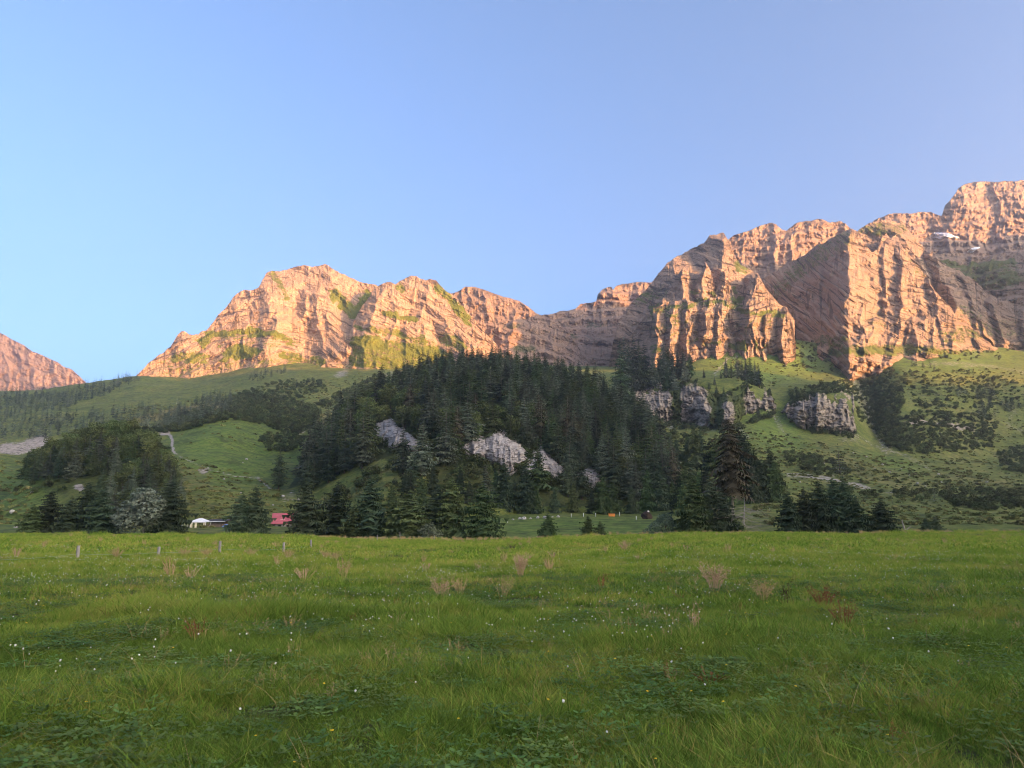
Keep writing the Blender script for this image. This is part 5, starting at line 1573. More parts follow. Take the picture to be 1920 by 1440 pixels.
def canopy():
    Y = 216.0
    p = world_at(356, 990, Y); q = world_at(385, 990, Y)
    W = q.x - p.x; D = 3.6
    zb = float(ground_z((p.x + q.x) / 2, Y)) - .1
    ze = float(elev(978)) * Y + EYE - zb; zr = float(elev(971.5)) * (Y + D / 2) + EYE - zb
    o = link('garden_canopy', None, loc=(p.x, Y, zb), label='white garden canopy with cream curtains left of the shed', cat='canopy')
    m = MB(); v = [(-.2, -.2, ze), (W + .2, -.2, ze), (W + .2, D + .2, ze), (-.2, D + .2, ze), (W * .4, D / 2, zr), (W * .6, D / 2, zr)]
    m.add(v, [(0, 1, 5, 4), (1, 2, 5), (2, 3, 4, 5), (3, 0, 4), (0, 3, 2, 1)])
    m.box((W / 2, -.2, ze - .12), (W + .4, .03, .24)); m.box((W / 2, D + .2, ze - .12), (W + .4, .03, .24))
    m.build('canopy_roof', WHITE_CLOTH, o)
    for x, y in ((0, 0), (W, 0), (W, D), (0, D)):
        MB().box((x, y, ze / 2), (.1, .1, ze)).build('post', WHITE_PAINT, o)
    for x in (.35, W * .36, W - .4):
        c = MB(); n = 7
        c.add([(x - .32 + .64 * i / (n - 1), .05 + .06 * (i % 2), z) for z in (.05, ze - .02) for i in range(n)], [(i, i + 1, n + i + 1, n + i) for i in range(n - 1)])
        c.build('curtain', CREAM_CLOTH, o)


canopy()


def shed():
    Y = 219.0
    p = world_at(384, 990, Y); q = world_at(421, 990, Y)
    W = q.x - p.x; D = 4.0
    zb = float(ground_z((p.x + q.x) / 2, Y)) - .1
    h = float(elev(978)) * Y + EYE - zb; h2 = float(elev(974.5)) * (Y + D) + EYE - zb
    o = link('open_shed', None, loc=(p.x, Y, zb), label='low open shed with a dark flat roof right of the white canopy', cat='shed')
    m = MB(); v = [(-.2, -.4, h), (W + .3, -.4, h), (W + .3, D, h2), (-.2, D, h2)]
    m.add(v + [(a, b, c + .16) for a, b, c in v], [(0, 3, 2, 1), (4, 5, 6, 7), (0, 1, 5, 4), (1, 2, 6, 5), (2, 3, 7, 6), (3, 0, 4, 7)])
    r_ = m.build('roof', DARK_ROOF, o)
    MB().box((W / 2, -.42, h + .06), (W + .5, .05, .16)).build('gutter', WHITE_PAINT, r_)
    MB().box((W / 2, D - .1, h2 / 2), (W, .1, h2 - .1)).build('back_wall', OLD_WOOD, o)
    for i in range(5):
        MB().box((W * i / 4, -.2, h / 2), (.14, .14, h)).build('post', OLD_WOOD, o)
    MB().box((W * .45, 1.6, .5), (W * .7, 1.2, 1.0)).build('stacked_timber', OLD_WOOD, o)
    # wooden pen in front
    f = link('rail_fence', None, loc=(p.x - .6, Y - 2.2, float(ground_z(p.x, Y - 2.2))), label='brown wooden rail pen in front of the low shed', cat='fence')
    for i in range(7):
        MB().box((i * W / 6, 0, .5), (.12, .12, 1.2)).build('post', OLD_WOOD, f)
    for k in range(3):
        MB().box((W / 2, -.09, .3 + .33 * k), (W, .05, .14)).build('rail', OLD_WOOD, f)
    b = MB(); b.tube([(W * .42, -.1, 0), (W * .55, -.1, 1.0)], [.06, .05], 6); b.tube([(W * .62, -.1, 0), (W * .52, -.1, 1.1)], [.06, .05], 6)
    b.build('brace', GREY_WOOD, f)
    t = link('blue_tarp', None, loc=(world_at(424, 990, Y - 1).x, Y - 1, float(ground_z(world_at(424, 990, Y - 1).x, Y - 1))), label='crumpled blue tarp over a heap beside the spruce pair', cat='tarp')
    n = 9; vv = []
    for i in range(n):
        for j in range(n):
            x, y = (i / (n - 1) - .5) * 2, (j / (n - 1) - .5) * 2
            vv.append((x * 1.1, y * .8, max(0, (1 - x * x) * (1 - y * y)) * .8 + .08 * math.sin(7 * x + 3 * y) + .05))
    link('sheet', mesh_np('sheet', np.array(vv), grid_faces(n, n), BLUE_TARP), t)
    w = world_at(346, 990, Y - 1); zg = float(ground_z(w.x, Y - 1))
    tb = link('garden_table', None, loc=(w.x, Y - 1, zg), label='small white garden table left of the canopy', cat='table')
    MB().box((0, 0, .72), (1.8, .8, .06)).build('table_top', WHITE_PAINT, tb)
    for x, y in ((-.8, -.3), (.8, -.3), (.8, .3), (-.8, .3)):
        MB().box((x, y, .35), (.07, .07, .7)).build('leg', WHITE_PAINT, tb)


shed()


# ------------------------------------------------------------------ fences
def fence(label, posts, wires, wire_mat, post_mat, width, name='wire_fence', lean=0.04):
    """posts: (px, top, foot); the wire runs from post to post"""
    o = link(name, None, loc=(0, 0, 0), label=label, cat='fence')
    pts = []
    for px, top, foot in posts:
        Y = hit(px, foot, 6)
        x, y, z = on_ground(px, Y)
        h = float(elev(top)) * Y + EYE - z
        m = MB(); lx, ly = random.uniform(-lean, lean) * h, random.uniform(-lean, lean) * h
        m.tube([(0, 0, -.25), (lx * .5, ly * .5, h * .5), (lx, ly, h)], [width * 1.05, width, width * .92], 8)
        p = m.build('post', post_mat, o, True); p.location = (x, y, z)
        pts.append((Vector((x + lx * .8, y + ly * .8 - width, z)), h))
    for f in wires:
        w = MB(); path = []
        for (a, ha), (b, hb) in zip(pts[:-1], pts[1:]):
            for i in range(5):
                t = i / 5
                path.append(a.lerp(b, t) + Vector((0, 0, (ha * (1 - t) + hb * t) * f - .08 * 4 * t * (1 - t))))
        path.append(pts[-1][0] + Vector((0, 0, pts[-1][1] * f)))
        w.tube(path, [.007] * len(path), 4, False)
        w.build('wire', wire_mat, o)
    return o


fence('old wire fence with grey wooden posts crossing the left of the meadow', [(-70, 1032, 1064), (145, 1023, 1050), (297, 1025, 1044), (412, 1014, 1040), (532, 1017, 1037), (583, 1012, 1031)], [.40], WIRE_GREEN, GREY_WOOD, .085)
fence('thin posts of the fence in front of the long spruce row', [(583, 1012, 1031), (707, 1003, 1017), (750, 997, 1014), (814, 1003, 1013)][1:], [.6], WIRE_GREEN, GREY_WOOD, .06)
fence('low fence with white posts along the far side of the second meadow', [(937, 974, 981), (951, 974, 980), (1071, 963, 970), (1094, 962, 969), (1117, 962, 969), (1162, 960, 968), (1193, 968, 975)], [.75], GREY_WOOD, WHITE_PAINT, .10, lean=.02)


# ------------------------------------------------------------------ stones, trough, root plate, snow
def stone(px, Y, size, label, group=None, mat=STONE, name='boulder', cat='boulder', seed=None, squash=.7, dz=0.0):
    r = np.random.default_rng(seed if seed is not None else int(px * 7 + Y))
    n, k = 9, 7
    V = []
    for i in range(k):
        ph = math.pi * i / (k - 1)
        for j in range(n):
            th = 6.283 * j / n
            V.append((math.sin(ph) * math.cos(th), math.sin(ph) * math.sin(th), math.cos(ph)))
    V = np.array(V)
    s0 = r.uniform(0, 50)
    d = 1 + .35 * fbm(V[:, 0] * 1.3 + s0, V[:, 1] * 1.3 + V[:, 2] * 2, 3, 5) + .12 * np.round(2 * np.sin(V[:, 0] * 3 + s0)) / 2
    V = V * d[:, None] * np.array([1, .8, squash]) * size / 2
    F = []
    for i in range(k - 1):
        for j in range(n):
            F.append((i * n + j, (i + 1) * n + j, (i + 1) * n + (j + 1) % n, i * n + (j + 1) % n))
    x, y, z = on_ground(px, Y)
    o = link(name, mesh_np(name, V, F, mat), loc=(x, y, z + size * squash * .22 + dz), label=label, cat=cat, group=group)
    o.rotation_euler = (0, 0, r.uniform(0, 6))
    return o


for i, (px, py) in enumerate([(962, 975), (975, 974), (983, 974), (995, 973), (1008, 972), (1022, 972), (1036, 970), (1047, 970)]):
    Y = hit(px, py, 170)
    stone(px, Y, 1.0 + .5 * ((i * 7) % 3), 'pale stone in the row along the far rim of the second meadow', 'stones along the second meadow')
PALE = [(1615, 868), (1640, 880), (1668, 886), (1720, 908), (1735, 912), (1765, 905), (1800, 915), (1760, 890), (1690, 880), (1600, 850), (1625, 857), (1655, 872), (1705, 892), (1545, 870), (1590, 880), (1850, 905), (1880, 915),
        (1500, 905), (1440, 915), (1460, 930)]
for i, (px, py) in enumerate(PALE):
    Y = hit(px, py, 200)
    stone(px, Y, 1.4 + 1.2 * ((i * 5) % 4) / 3, ('pale boulder below the dark scrub on the upper right pasture' if py < 888 and px > 1580 else 'pale boulder near the spruce cluster right of the hill' if px < 1595 else 'pale boulder on the lower right pasture above the dark bushes'), 'pale boulders on the right pasture')
for i, (px, py) in enumerate([(390, 878), (380, 884), (60, 925), (22, 965), (30, 990), (452, 926), (420, 900), (462, 862), (455, 868), (545, 925), (560, 938), (530, 935), (512, 948)]):
    Y = hit(px, py, 170)
    stone(px, Y, 1.0 + .8 * ((i * 5) % 4) / 3, ('pale boulder at the far left foot of the knoll' if px < 100 else 'pale boulder on the rough bank behind the red roof' if px > 500 else 'pale boulder in the green hollow between knoll and hill'), 'boulders on the left slope')
Yr = hit(1213, 973, 170)
stone(1213, Yr, 4.0, 'dark earthy root plate of a fallen tree on the second meadow', None, DARK_EARTH, 'root_plate', 'root plate', 77, .75)
stone(1216, Yr - .3, .9, 'white stone lodged on top of the dark root plate', None, WHITE_WALL, 'stone', 'stone', 78, .7, 2.2)
Yt = hit(1147, 970, 170)
x, y, z = on_ground(1147, Yt)
tr = link('feed_trough', None, loc=(x, y, z), label='orange feed trough on the far side of the second meadow', cat='trough')
m = MB(); L_, w_, h_ = 2.3, 1.0, .95
m.add([(-L_ / 2 * .88, -w_ / 2 * .8, .3), (L_ / 2 * .88, -w_ / 2 * .8, .3), (L_ / 2 * .88, w_ / 2 * .8, .3), (-L_ / 2 * .88, w_ / 2 * .8, .3), (-L_ / 2, -w_ / 2, .3 + h_), (L_ / 2, -w_ / 2, .3 + h_), (L_ / 2, w_ / 2, .3 + h_), (-L_ / 2, w_ / 2, .3 + h_),
       (-L_ / 2 + .1, -w_ / 2 + .1, .3 + h_), (L_ / 2 - .1, -w_ / 2 + .1, .3 + h_), (L_ / 2 - .1, w_ / 2 - .1, .3 + h_), (-L_ / 2 + .1, w_ / 2 - .1, .3 + h_), (-L_ / 2 * .8, -w_ / 2 * .7, .4), (L_ / 2 * .8, -w_ / 2 * .7, .4), (L_ / 2 * .8, w_ / 2 * .7, .4), (-L_ / 2 * .8, w_ / 2 * .7, .4)],
      [(0, 3, 2, 1), (0, 1, 5, 4), (1, 2, 6, 5), (2, 3, 7, 6), (3, 0, 4, 7), (4, 5, 9, 8), (5, 6, 10, 9), (6, 7, 11, 10), (7, 4, 8, 11), (8, 9, 13, 12), (9, 10, 14, 13), (10, 11, 15, 14), (11, 8, 12, 15), (12, 13, 14, 15)])
m.build('tub', ORANGE, tr)
MB().box((0, -w_ / 2 - .02, .3 + h_ * .55), (L_ * .96, .05, .12)).build('band', OLD_WOOD, tr)
for sx in (-.8, .8):
    MB().box((sx, 0, .15), (.12, .7, .3)).build('leg', OLD_WOOD, tr)


def snow(pts, half, label, mname):
    S_ = SURF[mname]
    n = 16; k = 5
    V = []
    t = np.linspace(0, 1, n)
    P = np.array(pts, float)
    cx = np.interp(t, np.linspace(0, 1, len(P)), P[:, 0]); cy = np.interp(t, np.linspace(0, 1, len(P)), P[:, 1])
    for j in range(k):
        w = (j / (k - 1) * 2 - 1)
        wid = half * np.sin(np.pi * np.clip(t, .04, .96)) ** .5 * (1 + .3 * fbm(t * 6, t * 0 + j, 2, 9))
        px, py = cx, cy + w * wid
        pa, pb, yy = S_
        Y = np.array([yy[np.argmin(np.hypot(pa - a, pb - b).ravel()) // yy.shape[1], np.argmin(np.hypot(pa - a, pb - b).ravel()) % yy.shape[1]] for a, b in zip(px, py)])
        V.append(np.stack([*at(px, py, Y - 9 - 4 * (1 - w * w))], 1))
    V = np.vstack(V)
    # close it with a back so that it has thickness
    B_ = V + np.array([0, 22, -3])
    f = grid_faces(k, n)
    rim = [i for i in range(n)] + [n * (j + 1) - 1 for j in range(1, k)] + [n * (k - 1) + i for i in range(n - 2, -1, -1)] + [n * j for j in range(k - 2, 0, -1)]
    m_ = k * n
    side = np.array([(rim[i], rim[(i + 1) % len(rim)], rim[(i + 1) % len(rim)] + m_, rim[i] + m_) for i in range(len(rim))])
    me = mesh_np('snow_patch', np.vstack([V, B_]), np.vstack([f, f[:, ::-1] + m_, side]), SNOW, False)
    link('snow_patch', me, label=label, cat='snow patch')


snow([(1752, 437), (1775, 440), (1800, 447)], 3.2, 'white snow streak below the square summit at the right', 'far_right')
snow([(1820, 467), (1838, 464)], 2.0, 'smaller snow fleck right of and below the white streak', 'far_right')
# ------------------------------------------------------------------ the meadow's grass
def mat_blade(name):
    """grass blades: colour drifts over the meadow in patches and from blade to blade; nearest grass darker, its deep shade painted into the colour"""
    t = NT(name, 0.75, 0.08)
    pos = t.pos()
    big = t.noise(pos, 0.16, 4, 0.6)
    sm = t.noise(pos, 0.9, 4, 0.65)
    v = t.attr('v'); tt = t.attr('t')
    f = t.math('ADD', t.math('MULTIPLY', big, 0.60), t.math('MULTIPLY', sm, 0.40))
    rnd = t.new('ShaderNodeObjectInfo').outputs['Random']
    f = t.math('ADD', f, t.math('MULTIPLY', t.math('SUBTRACT', v, 0.5), 0.30))
    f = t.math('ADD', f, t.math('MULTIPLY', t.math('SUBTRACT', rnd, 0.5), 0.24))
    f = t.math('ADD', t.math('MULTIPLY', t.math('SUBTRACT', f, 0.5), 1.35), 0.505)
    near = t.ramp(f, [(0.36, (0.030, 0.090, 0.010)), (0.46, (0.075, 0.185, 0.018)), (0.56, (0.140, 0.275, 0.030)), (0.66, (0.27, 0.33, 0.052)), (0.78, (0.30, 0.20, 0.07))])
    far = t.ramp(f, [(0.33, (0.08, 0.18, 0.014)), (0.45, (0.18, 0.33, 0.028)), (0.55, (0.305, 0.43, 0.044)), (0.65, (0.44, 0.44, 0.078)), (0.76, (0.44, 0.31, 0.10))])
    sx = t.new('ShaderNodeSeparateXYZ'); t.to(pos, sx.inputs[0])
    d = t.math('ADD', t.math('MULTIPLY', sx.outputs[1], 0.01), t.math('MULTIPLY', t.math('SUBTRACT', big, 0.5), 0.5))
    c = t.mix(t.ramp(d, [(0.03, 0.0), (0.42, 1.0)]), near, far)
    c = t.mix(t.math('MULTIPLY', tt, 0.35), c, (0.28, 0.32, 0.06))
    t.color(c)
    tr = t.new('ShaderNodeBsdfTranslucent'); t.to(c, tr.inputs['Color'])
    mx = t.new('ShaderNodeMixShader'); mx.inputs[0].default_value = 0.25
    t.to(t.b.outputs[0], mx.inputs[1]); t.to(tr.outputs[0], mx.inputs[2])
    t.to(mx.outputs[0], t.n['Material Output'].inputs['Surface'])
    return t.m


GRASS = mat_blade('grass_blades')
STRAW = mat_noise('straw', (0.34, 0.23, 0.10), (0.52, 0.37, 0.19), 3, 0.8)
STRAW_PINK = mat_noise('straw_pink', (0.40, 0.24, 0.14), (0.54, 0.36, 0.23), 3, 0.8)
RUST = mat_noise('dock_rust', (0.16, 0.055, 0.025), (0.28, 0.11, 0.05), 4, 0.8)
DARK_STALK = mat_noise('dark_stalk', (0.045, 0.03, 0.018), (0.10, 0.06, 0.03), 4, 0.8)
CLOVER_LEAF = mat_leaf('clover_leaves', (0.07, 0.135, 0.028), (0.145, 0.22, 0.05), 0.3, 1.3, 0.2)
CLOVER_WHITE = mat_noise('clover_white', (0.62, 0.60, 0.52), (0.80, 0.78, 0.72), 40, 0.8)
YELLOW_FL = mat_noise('yellow_petals', (0.75, 0.48, 0.02), (0.85, 0.60, 0.04), 30, 0.7)


def blades(seed, n, radius, h0, h1, width, mat, lean=0.5, segs=3, name='blade', curve=0.5):
    r = np.random.default_rng(seed)
    V = []; F = []; vv = []; tv = []; k = 0
    for _ in range(n):
        rad = radius * math.sqrt(r.random()); th = r.uniform(0, 6.283)
        bx, by = rad * math.cos(th), rad * math.sin(th)
        a = r.uniform(0, 6.283); h = h0 + (h1 - h0) * r.random() ** 1.5
        ln = h * lean * (0.3 + r.random()); w = width * (.6 + .8 * r.random())
        fa = r.uniform(0, 6.283); wx, wy = math.cos(fa) * w / 2, math.sin(fa) * w / 2
        val = r.random()
        for s in range(segs):
            f = s / segs
            c = (bx + math.cos(a) * ln * f ** 1.7, by + math.sin(a) * ln * f ** 1.7, h * (f - curve * .35 * f * f) - .02)
            tw = 1 - .55 * f
            V += [(c[0] - wx * tw, c[1] - wy * tw, c[2]), (c[0] + wx * tw, c[1] + wy * tw, c[2])]
            vv += [val, val]; tv += [f, f]
        V.append((bx + math.cos(a) * ln, by + math.sin(a) * ln, h * (1 - curve * .35))); vv.append(val); tv.append(1.0)
        for s in range(segs - 1):
            F += [(k + 2 * s, k + 2 * s + 1, k + 2 * s + 3), (k + 2 * s, k + 2 * s + 3, k + 2 * s + 2)]
        F.append((k + 2 * segs - 2, k + 2 * segs - 1, k + 2 * segs)); k += 2 * segs + 1
    return mesh_np(name, np.array(V), np.array(F), mat, False, dict(v=np.array(vv), t=np.array(tv)))


def clover(seed, n, radius, mat=CLOVER_LEAF):
    r = np.random.default_rng(seed); V = []; F = []; k = 0
    for _ in range(n):
        rad = radius * math.sqrt(r.random()); th = r.uniform(0, 6.283)
        c = np.array([rad * math.cos(th), rad * math.sin(th), r.uniform(.04, .11)])
        for q in range(3):
            a = th + q * 2.094 + r.normal() * .1; s = r.uniform(.013, .026)
            d = np.array([math.cos(a), math.sin(a), .25]); e = np.array([-math.sin(a), math.cos(a), 0])
            V += [c, c + d * s + e * s * .6, c + d * s * 1.9, c + d * s - e * s * .6]
            F.append((k, k + 1, k + 2, k + 3)); k += 4
    return mesh_np('clover', np.array(V), np.array(F), mat)


def flower(head_r, stem_h, mat, seed, flat=False):
    r = np.random.default_rng(seed); V = []; F = []; mi = []
    n = 7; k = 0
    for i in range(4):
        ph = math.pi * (i + .15) / 3.3
        for j in range(n):
            th = 6.283 * j / n + .4 * i
            q = head_r * (1 + .2 * r.normal())
            V.append((math.sin(ph) * math.cos(th) * q, math.sin(ph) * math.sin(th) * q, stem_h + math.cos(ph) * q * (.35 if flat else .9)))
    for i in range(3):
        for j in range(n):
            F.append((i * n + j, (i + 1) * n + j, (i + 1) * n + (j + 1) % n, i * n + (j + 1) % n)); mi.append(0)
    b = len(V); w = .0022
    V += [(-w, 0, 0), (w, 0, 0), (w * .8, 0, stem_h), (-w * .8, 0, stem_h), (0, -w, 0), (0, w, 0), (0, w * .8, stem_h), (0, -w * .8, stem_h)]
    F += [(b, b + 1, b + 2, b + 3), (b + 4, b + 5, b + 6, b + 7)]; mi += [1, 1]
    me = mesh_np('flower', np.array(V), F, mat)
    me.materials.append(CLOVER_LEAF)
    me.polygons.foreach_set('material_index', np.array(mi, np.int32))
    return me


def tuft_mesh(seed, n, h, spread, mat, airy=True, w=.006):
    r = np.random.default_rng(seed); m = MB(); V = []; F = []; k = 0
    for _ in range(n):
        a = r.uniform(0, 6.283); rad = .09 * math.sqrt(r.random()); hh = h * r.uniform(.6, 1.05); ln = spread * hh * r.random()
        bx, by = rad * math.cos(a), rad * math.sin(a); fa = r.uniform(0, 3.14); wx, wy = math.cos(fa) * w / 2, math.sin(fa) * w / 2
        pts = [(bx + math.cos(a) * ln * f ** 1.5, by + math.sin(a) * ln * f ** 1.5, hh * (f - .08 * f * f)) for f in (0, .35, .7, 1)]
        for (p, q) in zip(pts[:-1], pts[1:]):
            V += [(p[0] - wx, p[1] - wy, p[2]), (p[0] + wx, p[1] + wy, p[2]), (q[0] + wx * .8, q[1] + wy * .8, q[2]), (q[0] - wx * .8, q[1] - wy * .8, q[2])]
            F.append((k, k + 1, k + 2, k + 3)); k += 4
        if airy:
            for _q in range(9):
                f = r.uniform(.55, 1.05)
                c = np.array(pts[2]) * (1 - (f - .7) / .3) + np.array(pts[3]) * ((f - .7) / .3)
                d = r.normal(size=3) * h * .045; s = h * .012
                V += [tuple(c), tuple(c + d + (0, 0, s)), tuple(c + d * 1.15 - (0, 0, s))]; F.append((k, k + 1, k + 2)); k += 3
    return V, F


def meadow_points(n, y0, y1, side=1.0):
    """even spread over the visible trapezoid of the meadow between two distances"""
    y = np.sqrt(rng.uniform(y0 * y0, y1 * y1, n))
    x = rng.uniform(-1, 1, n) * (.74 * y + side)
    return x, y


# near, middle and far sward
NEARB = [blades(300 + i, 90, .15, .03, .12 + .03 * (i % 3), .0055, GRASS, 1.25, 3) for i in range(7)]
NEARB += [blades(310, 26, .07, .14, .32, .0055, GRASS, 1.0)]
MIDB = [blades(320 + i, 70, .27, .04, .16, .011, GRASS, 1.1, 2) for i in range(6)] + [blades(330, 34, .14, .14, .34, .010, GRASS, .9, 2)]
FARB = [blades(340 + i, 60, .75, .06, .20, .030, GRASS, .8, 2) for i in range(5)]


def sward(name, n, y0, y1, meshes, label, base, lo=.5, hi=1.45):
    x, y = meadow_points(n, y0, y1)
    k = vnoise(x / .7, y / .7, 73) + .25 * rng.random(n) > .30
    x, y = x[k], y[k]; n = len(x)
    z = ground_z(x, y)
    s = base * (lo + (hi - lo) * vnoise(x / 1.8, y / 1.8, 71)) * (.85 + .3 * rng.random(n))
    nn = vnoise(x / 1.1, y / 1.1, 72)
    idx = np.where((nn > .70) & (rng.random(n) < .45), len(meshes) - 1, rng.integers(0, max(len(meshes) - 1, 1), n))
    tl = rng.normal(0, .22, (n, 2))
    return scatter(name, np.stack([x, y, z - .01], 1), s, meshes, label, 'grass', idx=idx, tilt=tl)


sward('meadow_grass', 34000, 3.2, 16, NEARB, 'green grass in the foreground of the meadow', 1.0)
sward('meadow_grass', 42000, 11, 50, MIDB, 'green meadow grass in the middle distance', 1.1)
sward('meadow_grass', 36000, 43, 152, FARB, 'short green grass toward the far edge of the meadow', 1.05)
x, y = meadow_points(6500, 3.2, 26)
k = vnoise(x / 1.5, y / 1.5, 81) + .35 * rng.random(len(x)) > .58
x, y = x[k], y[k]
scatter('clover_leaves', np.stack([x, y, ground_z(x, y)], 1), .8 + .7 * rng.random(len(x)), [clover(400 + i, 26, .22) for i in range(4)], 'clover leaves growing in patches through the meadow grass', 'clover')
# long pale stalks leaning out of the sward
STALKS = [blades(500 + i, 3, .06, .30, .55, .0035, STRAW, .8, 4, curve=.6) for i in range(4)]
x, y = meadow_points(1500, 3.4, 40)
scatter('pale_stalks', np.stack([x, y, ground_z(x, y)], 1), .7 + .6 * rng.random(len(x)), STALKS, 'thin pale dry stalks scattered through the grass', 'dry stalks')

HEADS = []
for i in range(3):
    hv, hf = tuft_mesh(950 + i, 7, .30, .8, STRAW, True, .003)
    HEADS.append(mesh_np('seed_head', np.array(hv), hf, [STRAW, STRAW_PINK, RUST][i]))
x, y = meadow_points(9000, 4.0, 90)
k = vnoise(x / 2.4, y / 2.4, 97) > .58
x, y = x[k], y[k]
scatter('seed_heads', np.stack([x, y, ground_z(x, y)], 1), .5 + .6 * rng.random(len(x)), HEADS, 'faded brown grass seed heads in drifts over the meadow', 'seed heads', idx=np.minimum(rng.integers(0, 7, len(x)) // 3, 2))
# clover flowers and a few yellow ones
FL = [flower(.011, .13, CLOVER_WHITE, 1), flower(.010, .17, CLOVER_WHITE, 2), flower(.012, .20, CLOVER_WHITE, 3)]
x, y = meadow_points(30000, 3.4, 60)
px, py = proj(x, y, ground_z(x, y))
dens = .07 + .36 * sstep(.55, .75, vnoise(x / 3.0, y / 3.0, 91)) * sstep(3.5, 9, y)
dens = np.maximum.reduce([dens, blob(px, py, 1150, 1190, 190, 40) * .5, blob(px, py, 60, 1110, 170, 45) * .25, blob(px, py, 1330, 1115, 120, 25) * .35, blob(px, py, 1600, 1170, 90, 30) * .3, blob(px, py, 250, 1140, 200, 50) * .18])
dens *= np.where(y < 8, .5, 1) * np.where(y > 40, .5, 1)
k = rng.random(len(x)) < dens
x, y = x[k], y[k]
scatter('clover_flowers', np.stack([x, y, ground_z(x, y)], 1), (.8 + .5 * rng.random(len(x))) * (1 + .006 * y) * .85, FL, 'white clover flowers sprinkled over the meadow', 'flowers', tilt=rng.normal(0, .15, (len(x), 2)))
x, y = meadow_points(150, 3.8, 24)
scatter('yellow_flowers', np.stack([x, y, ground_z(x, y)], 1), .8 + .4 * rng.random(len(x)), [flower(.013, .15, YELLOW_FL, 5, True), flower(.011, .2, YELLOW_FL, 6, True)], 'small yellow flowers sprinkled over the meadow', 'flowers')


# tufts of dry grass, dock and stalks that stand out
def tuft(px, py, h, label, mat, n=46, spread=.45, name='dry_grass_tuft', cat='dry grass', airy=True, w=.007):
    Y = hit(px, py, 3.5)
    x, y, z = on_ground(px, Y)
    V, F = tuft_mesh(int(px + py * 3), n, h, spread, mat, airy, w)
    return link(name, mesh_np(name, np.array(V), F, mat), loc=(x, y, z - .02), label=label, cat=cat)


tuft(976, 1084, .85, 'tall pinkish tuft of dry grass right of the meadow centre', STRAW_PINK, 60, .35)
tuft(828, 1128, .62, 'straw tuft left of the bent stalks near the meadow centre', STRAW_PINK, 34, .5)
tuft(862, 1120, .5, 'low straw tuft right beside the taller pinkish one', STRAW, 30, .5)
tuft(942, 1122, .62, 'bent yellow stalks fanning out near the meadow centre', STRAW, 22, .9)
tuft(1340, 1116, .75, 'broad pink dry tuft right of centre above the clover patch', STRAW_PINK, 60, .6)
tuft(1172, 1036, .8, 'small pinkish tuft far out on the bright meadow', STRAW_PINK, 60, .7, w=.02)
tuft(645, 1092, .9, 'tall thin pale tuft in the left half of the meadow', STRAW, 26, .35)
tuft(1432, 1140, .6, 'brownish airy grass tuft between the pink and the red tufts', STRAW, 44, .7, w=.004)
tuft(1308, 1192, .5, 'pair of thin brown stalks beside the clover patch', STRAW_PINK, 12, .3)
tuft(1545, 1152, .55, 'rust red dock beside the bright green tussock', RUST, 34, .6, 'dock_plant', 'dock plant')
tuft(1584, 1180, .5, 'rust red dock right of the other red one', RUST, 26, .6, 'dock_plant', 'dock plant')
tuft(1475, 1142, .6, 'single dark brown dock stalk left of the bright green tussock', DARK_STALK, 7, .12, 'dock_plant', 'dock plant', w=.016)
tuft(1130, 1108, .5, 'brown dock among the grass right of the meadow centre', RUST, 16, .5, 'dock_plant', 'dock plant')
tuft(372, 1205, .4, 'reddish dock low in the grass on the left', RUST, 14, .6, 'dock_plant', 'dock plant')
tuft(1330, 1300, .16, 'flattened rust brown dock leaves in the right foreground', RUST, 30, 1.6, 'dock_plant', 'dock plant', False, .018)
tuft(960, 1033, .7, 'small dark thistle at the far edge of the meadow', DARK_STALK, 14, .7, 'thistle', 'thistle', w=.03)
for i, (px, py, lab) in enumerate([(218, 1048, 'straw coloured tuft between the first two fence posts'), (345, 1046, 'straw coloured tuft left of the third fence post'), (385, 1046, 'straw coloured tuft just left of the third fence post'),
                                   (470, 1046, 'straw coloured tuft right of the third fence post'), (540, 1050, 'straw coloured tuft at the foot of the fourth fence post'), (610, 1050, 'straw coloured tuft right of the fifth fence post'), (628, 1054, 'straw coloured tuft at the right end of the fence')]):
    tuft(px, py, .62, lab, STRAW, 60, .9, w=.012)
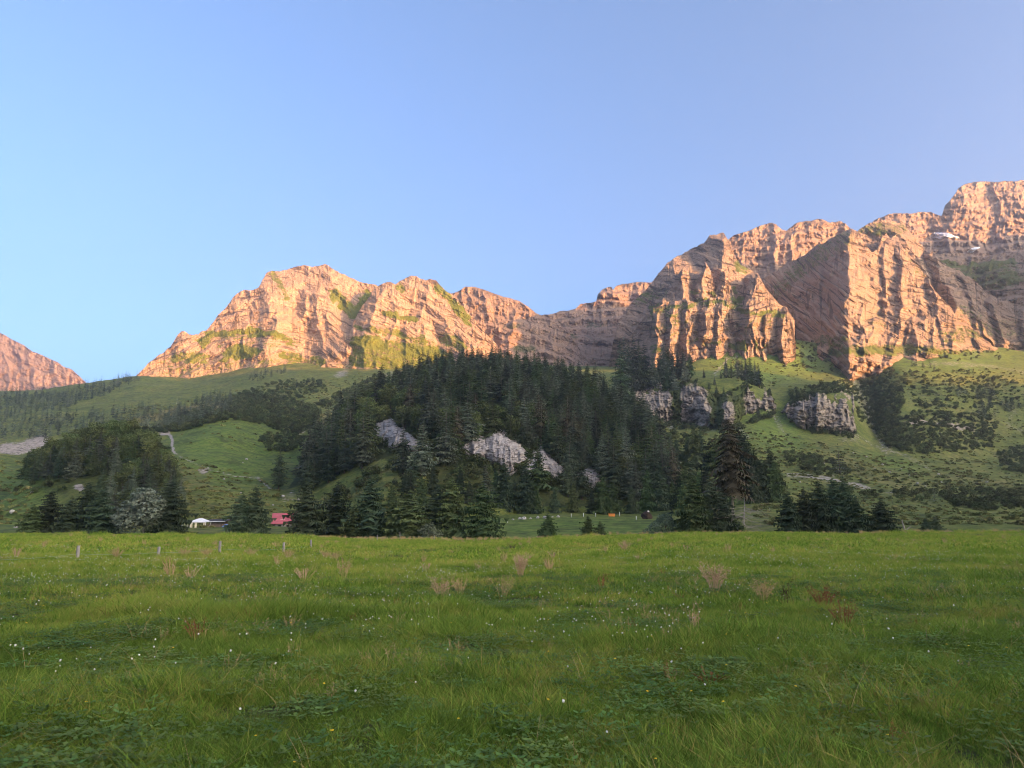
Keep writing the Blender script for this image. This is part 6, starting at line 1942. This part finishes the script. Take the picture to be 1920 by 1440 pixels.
# fringe of dry grass along the far rim
n = 700
px = np.concatenate([rng.uniform(590, 960, 330), rng.uniform(960, 1900, 370)]); yy = rng.uniform(143, 152, n)
x = (px - 960) / FPX * yy
vv, ff = tuft_mesh(900, 22, .62, .6, STRAW, True, .022); v2, f2 = tuft_mesh(901, 16, .5, .8, STRAW_PINK, True, .022)
scatter('dry_grass_fringe', np.stack([x, yy, ground_z(x, yy)], 1), .6 + .8 * rng.random(n), [mesh_np('tuft', np.array(vv), ff, STRAW), mesh_np('tuft', np.array(v2), f2, STRAW_PINK)], 'fringe of dry yellow grass along the far rim of the meadow', 'dry grass')
x, y = meadow_points(420, 22, 140)
k = (vnoise(x / 9, y / 9, 95) > .52)
x, y = x[k], y[k]
scatter('dry_grass_wisps', np.stack([x, y, ground_z(x, y)], 1), .5 + .6 * rng.random(len(x)), [mesh_np('tuft', np.array(vv), ff, STRAW), mesh_np('tuft', np.array(v2), f2, STRAW_PINK)], 'wisps of dry yellow grass over the meadow', 'dry grass')

# tall weeds that break the line of the rim
px = rng.uniform(-40, 1960, 420); yy = rng.uniform(140, 154, 420)
k = vnoise(px / 45, yy * 0, 99) > .42
px, yy = px[k], yy[k]; x = (px - 960) / FPX * yy
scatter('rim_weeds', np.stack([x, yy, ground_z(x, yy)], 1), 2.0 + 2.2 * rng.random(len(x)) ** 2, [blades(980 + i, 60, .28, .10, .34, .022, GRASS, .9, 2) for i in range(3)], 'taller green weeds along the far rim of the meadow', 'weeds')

# ------------------------------------------------------------------ the air of the valley
hz = NT('valley_air')
for nd in list(hz.n):
    if nd.type == 'BSDF_PRINCIPLED': hz.n.remove(nd)
pv = hz.new('ShaderNodeVolumePrincipled')
pv.inputs['Color'].default_value = (0.80, 0.88, 1.0, 1)
pv.inputs['Density'].default_value = HAZE
pv.inputs['Anisotropy'].default_value = 0.65
hz.to(pv.outputs[0], hz.n['Material Output'].inputs['Volume'])
bx0, bx1 = (-2900, -2950, -45), (3900, 4000, 1420)
m = MB().box([(a + b) / 2 for a, b in zip(bx0, bx1)], [b - a for a, b in zip(bx0, bx1)])
m.build('haze', hz.m, kind='stuff', label='thin bluish haze filling the valley air', cat='haze')
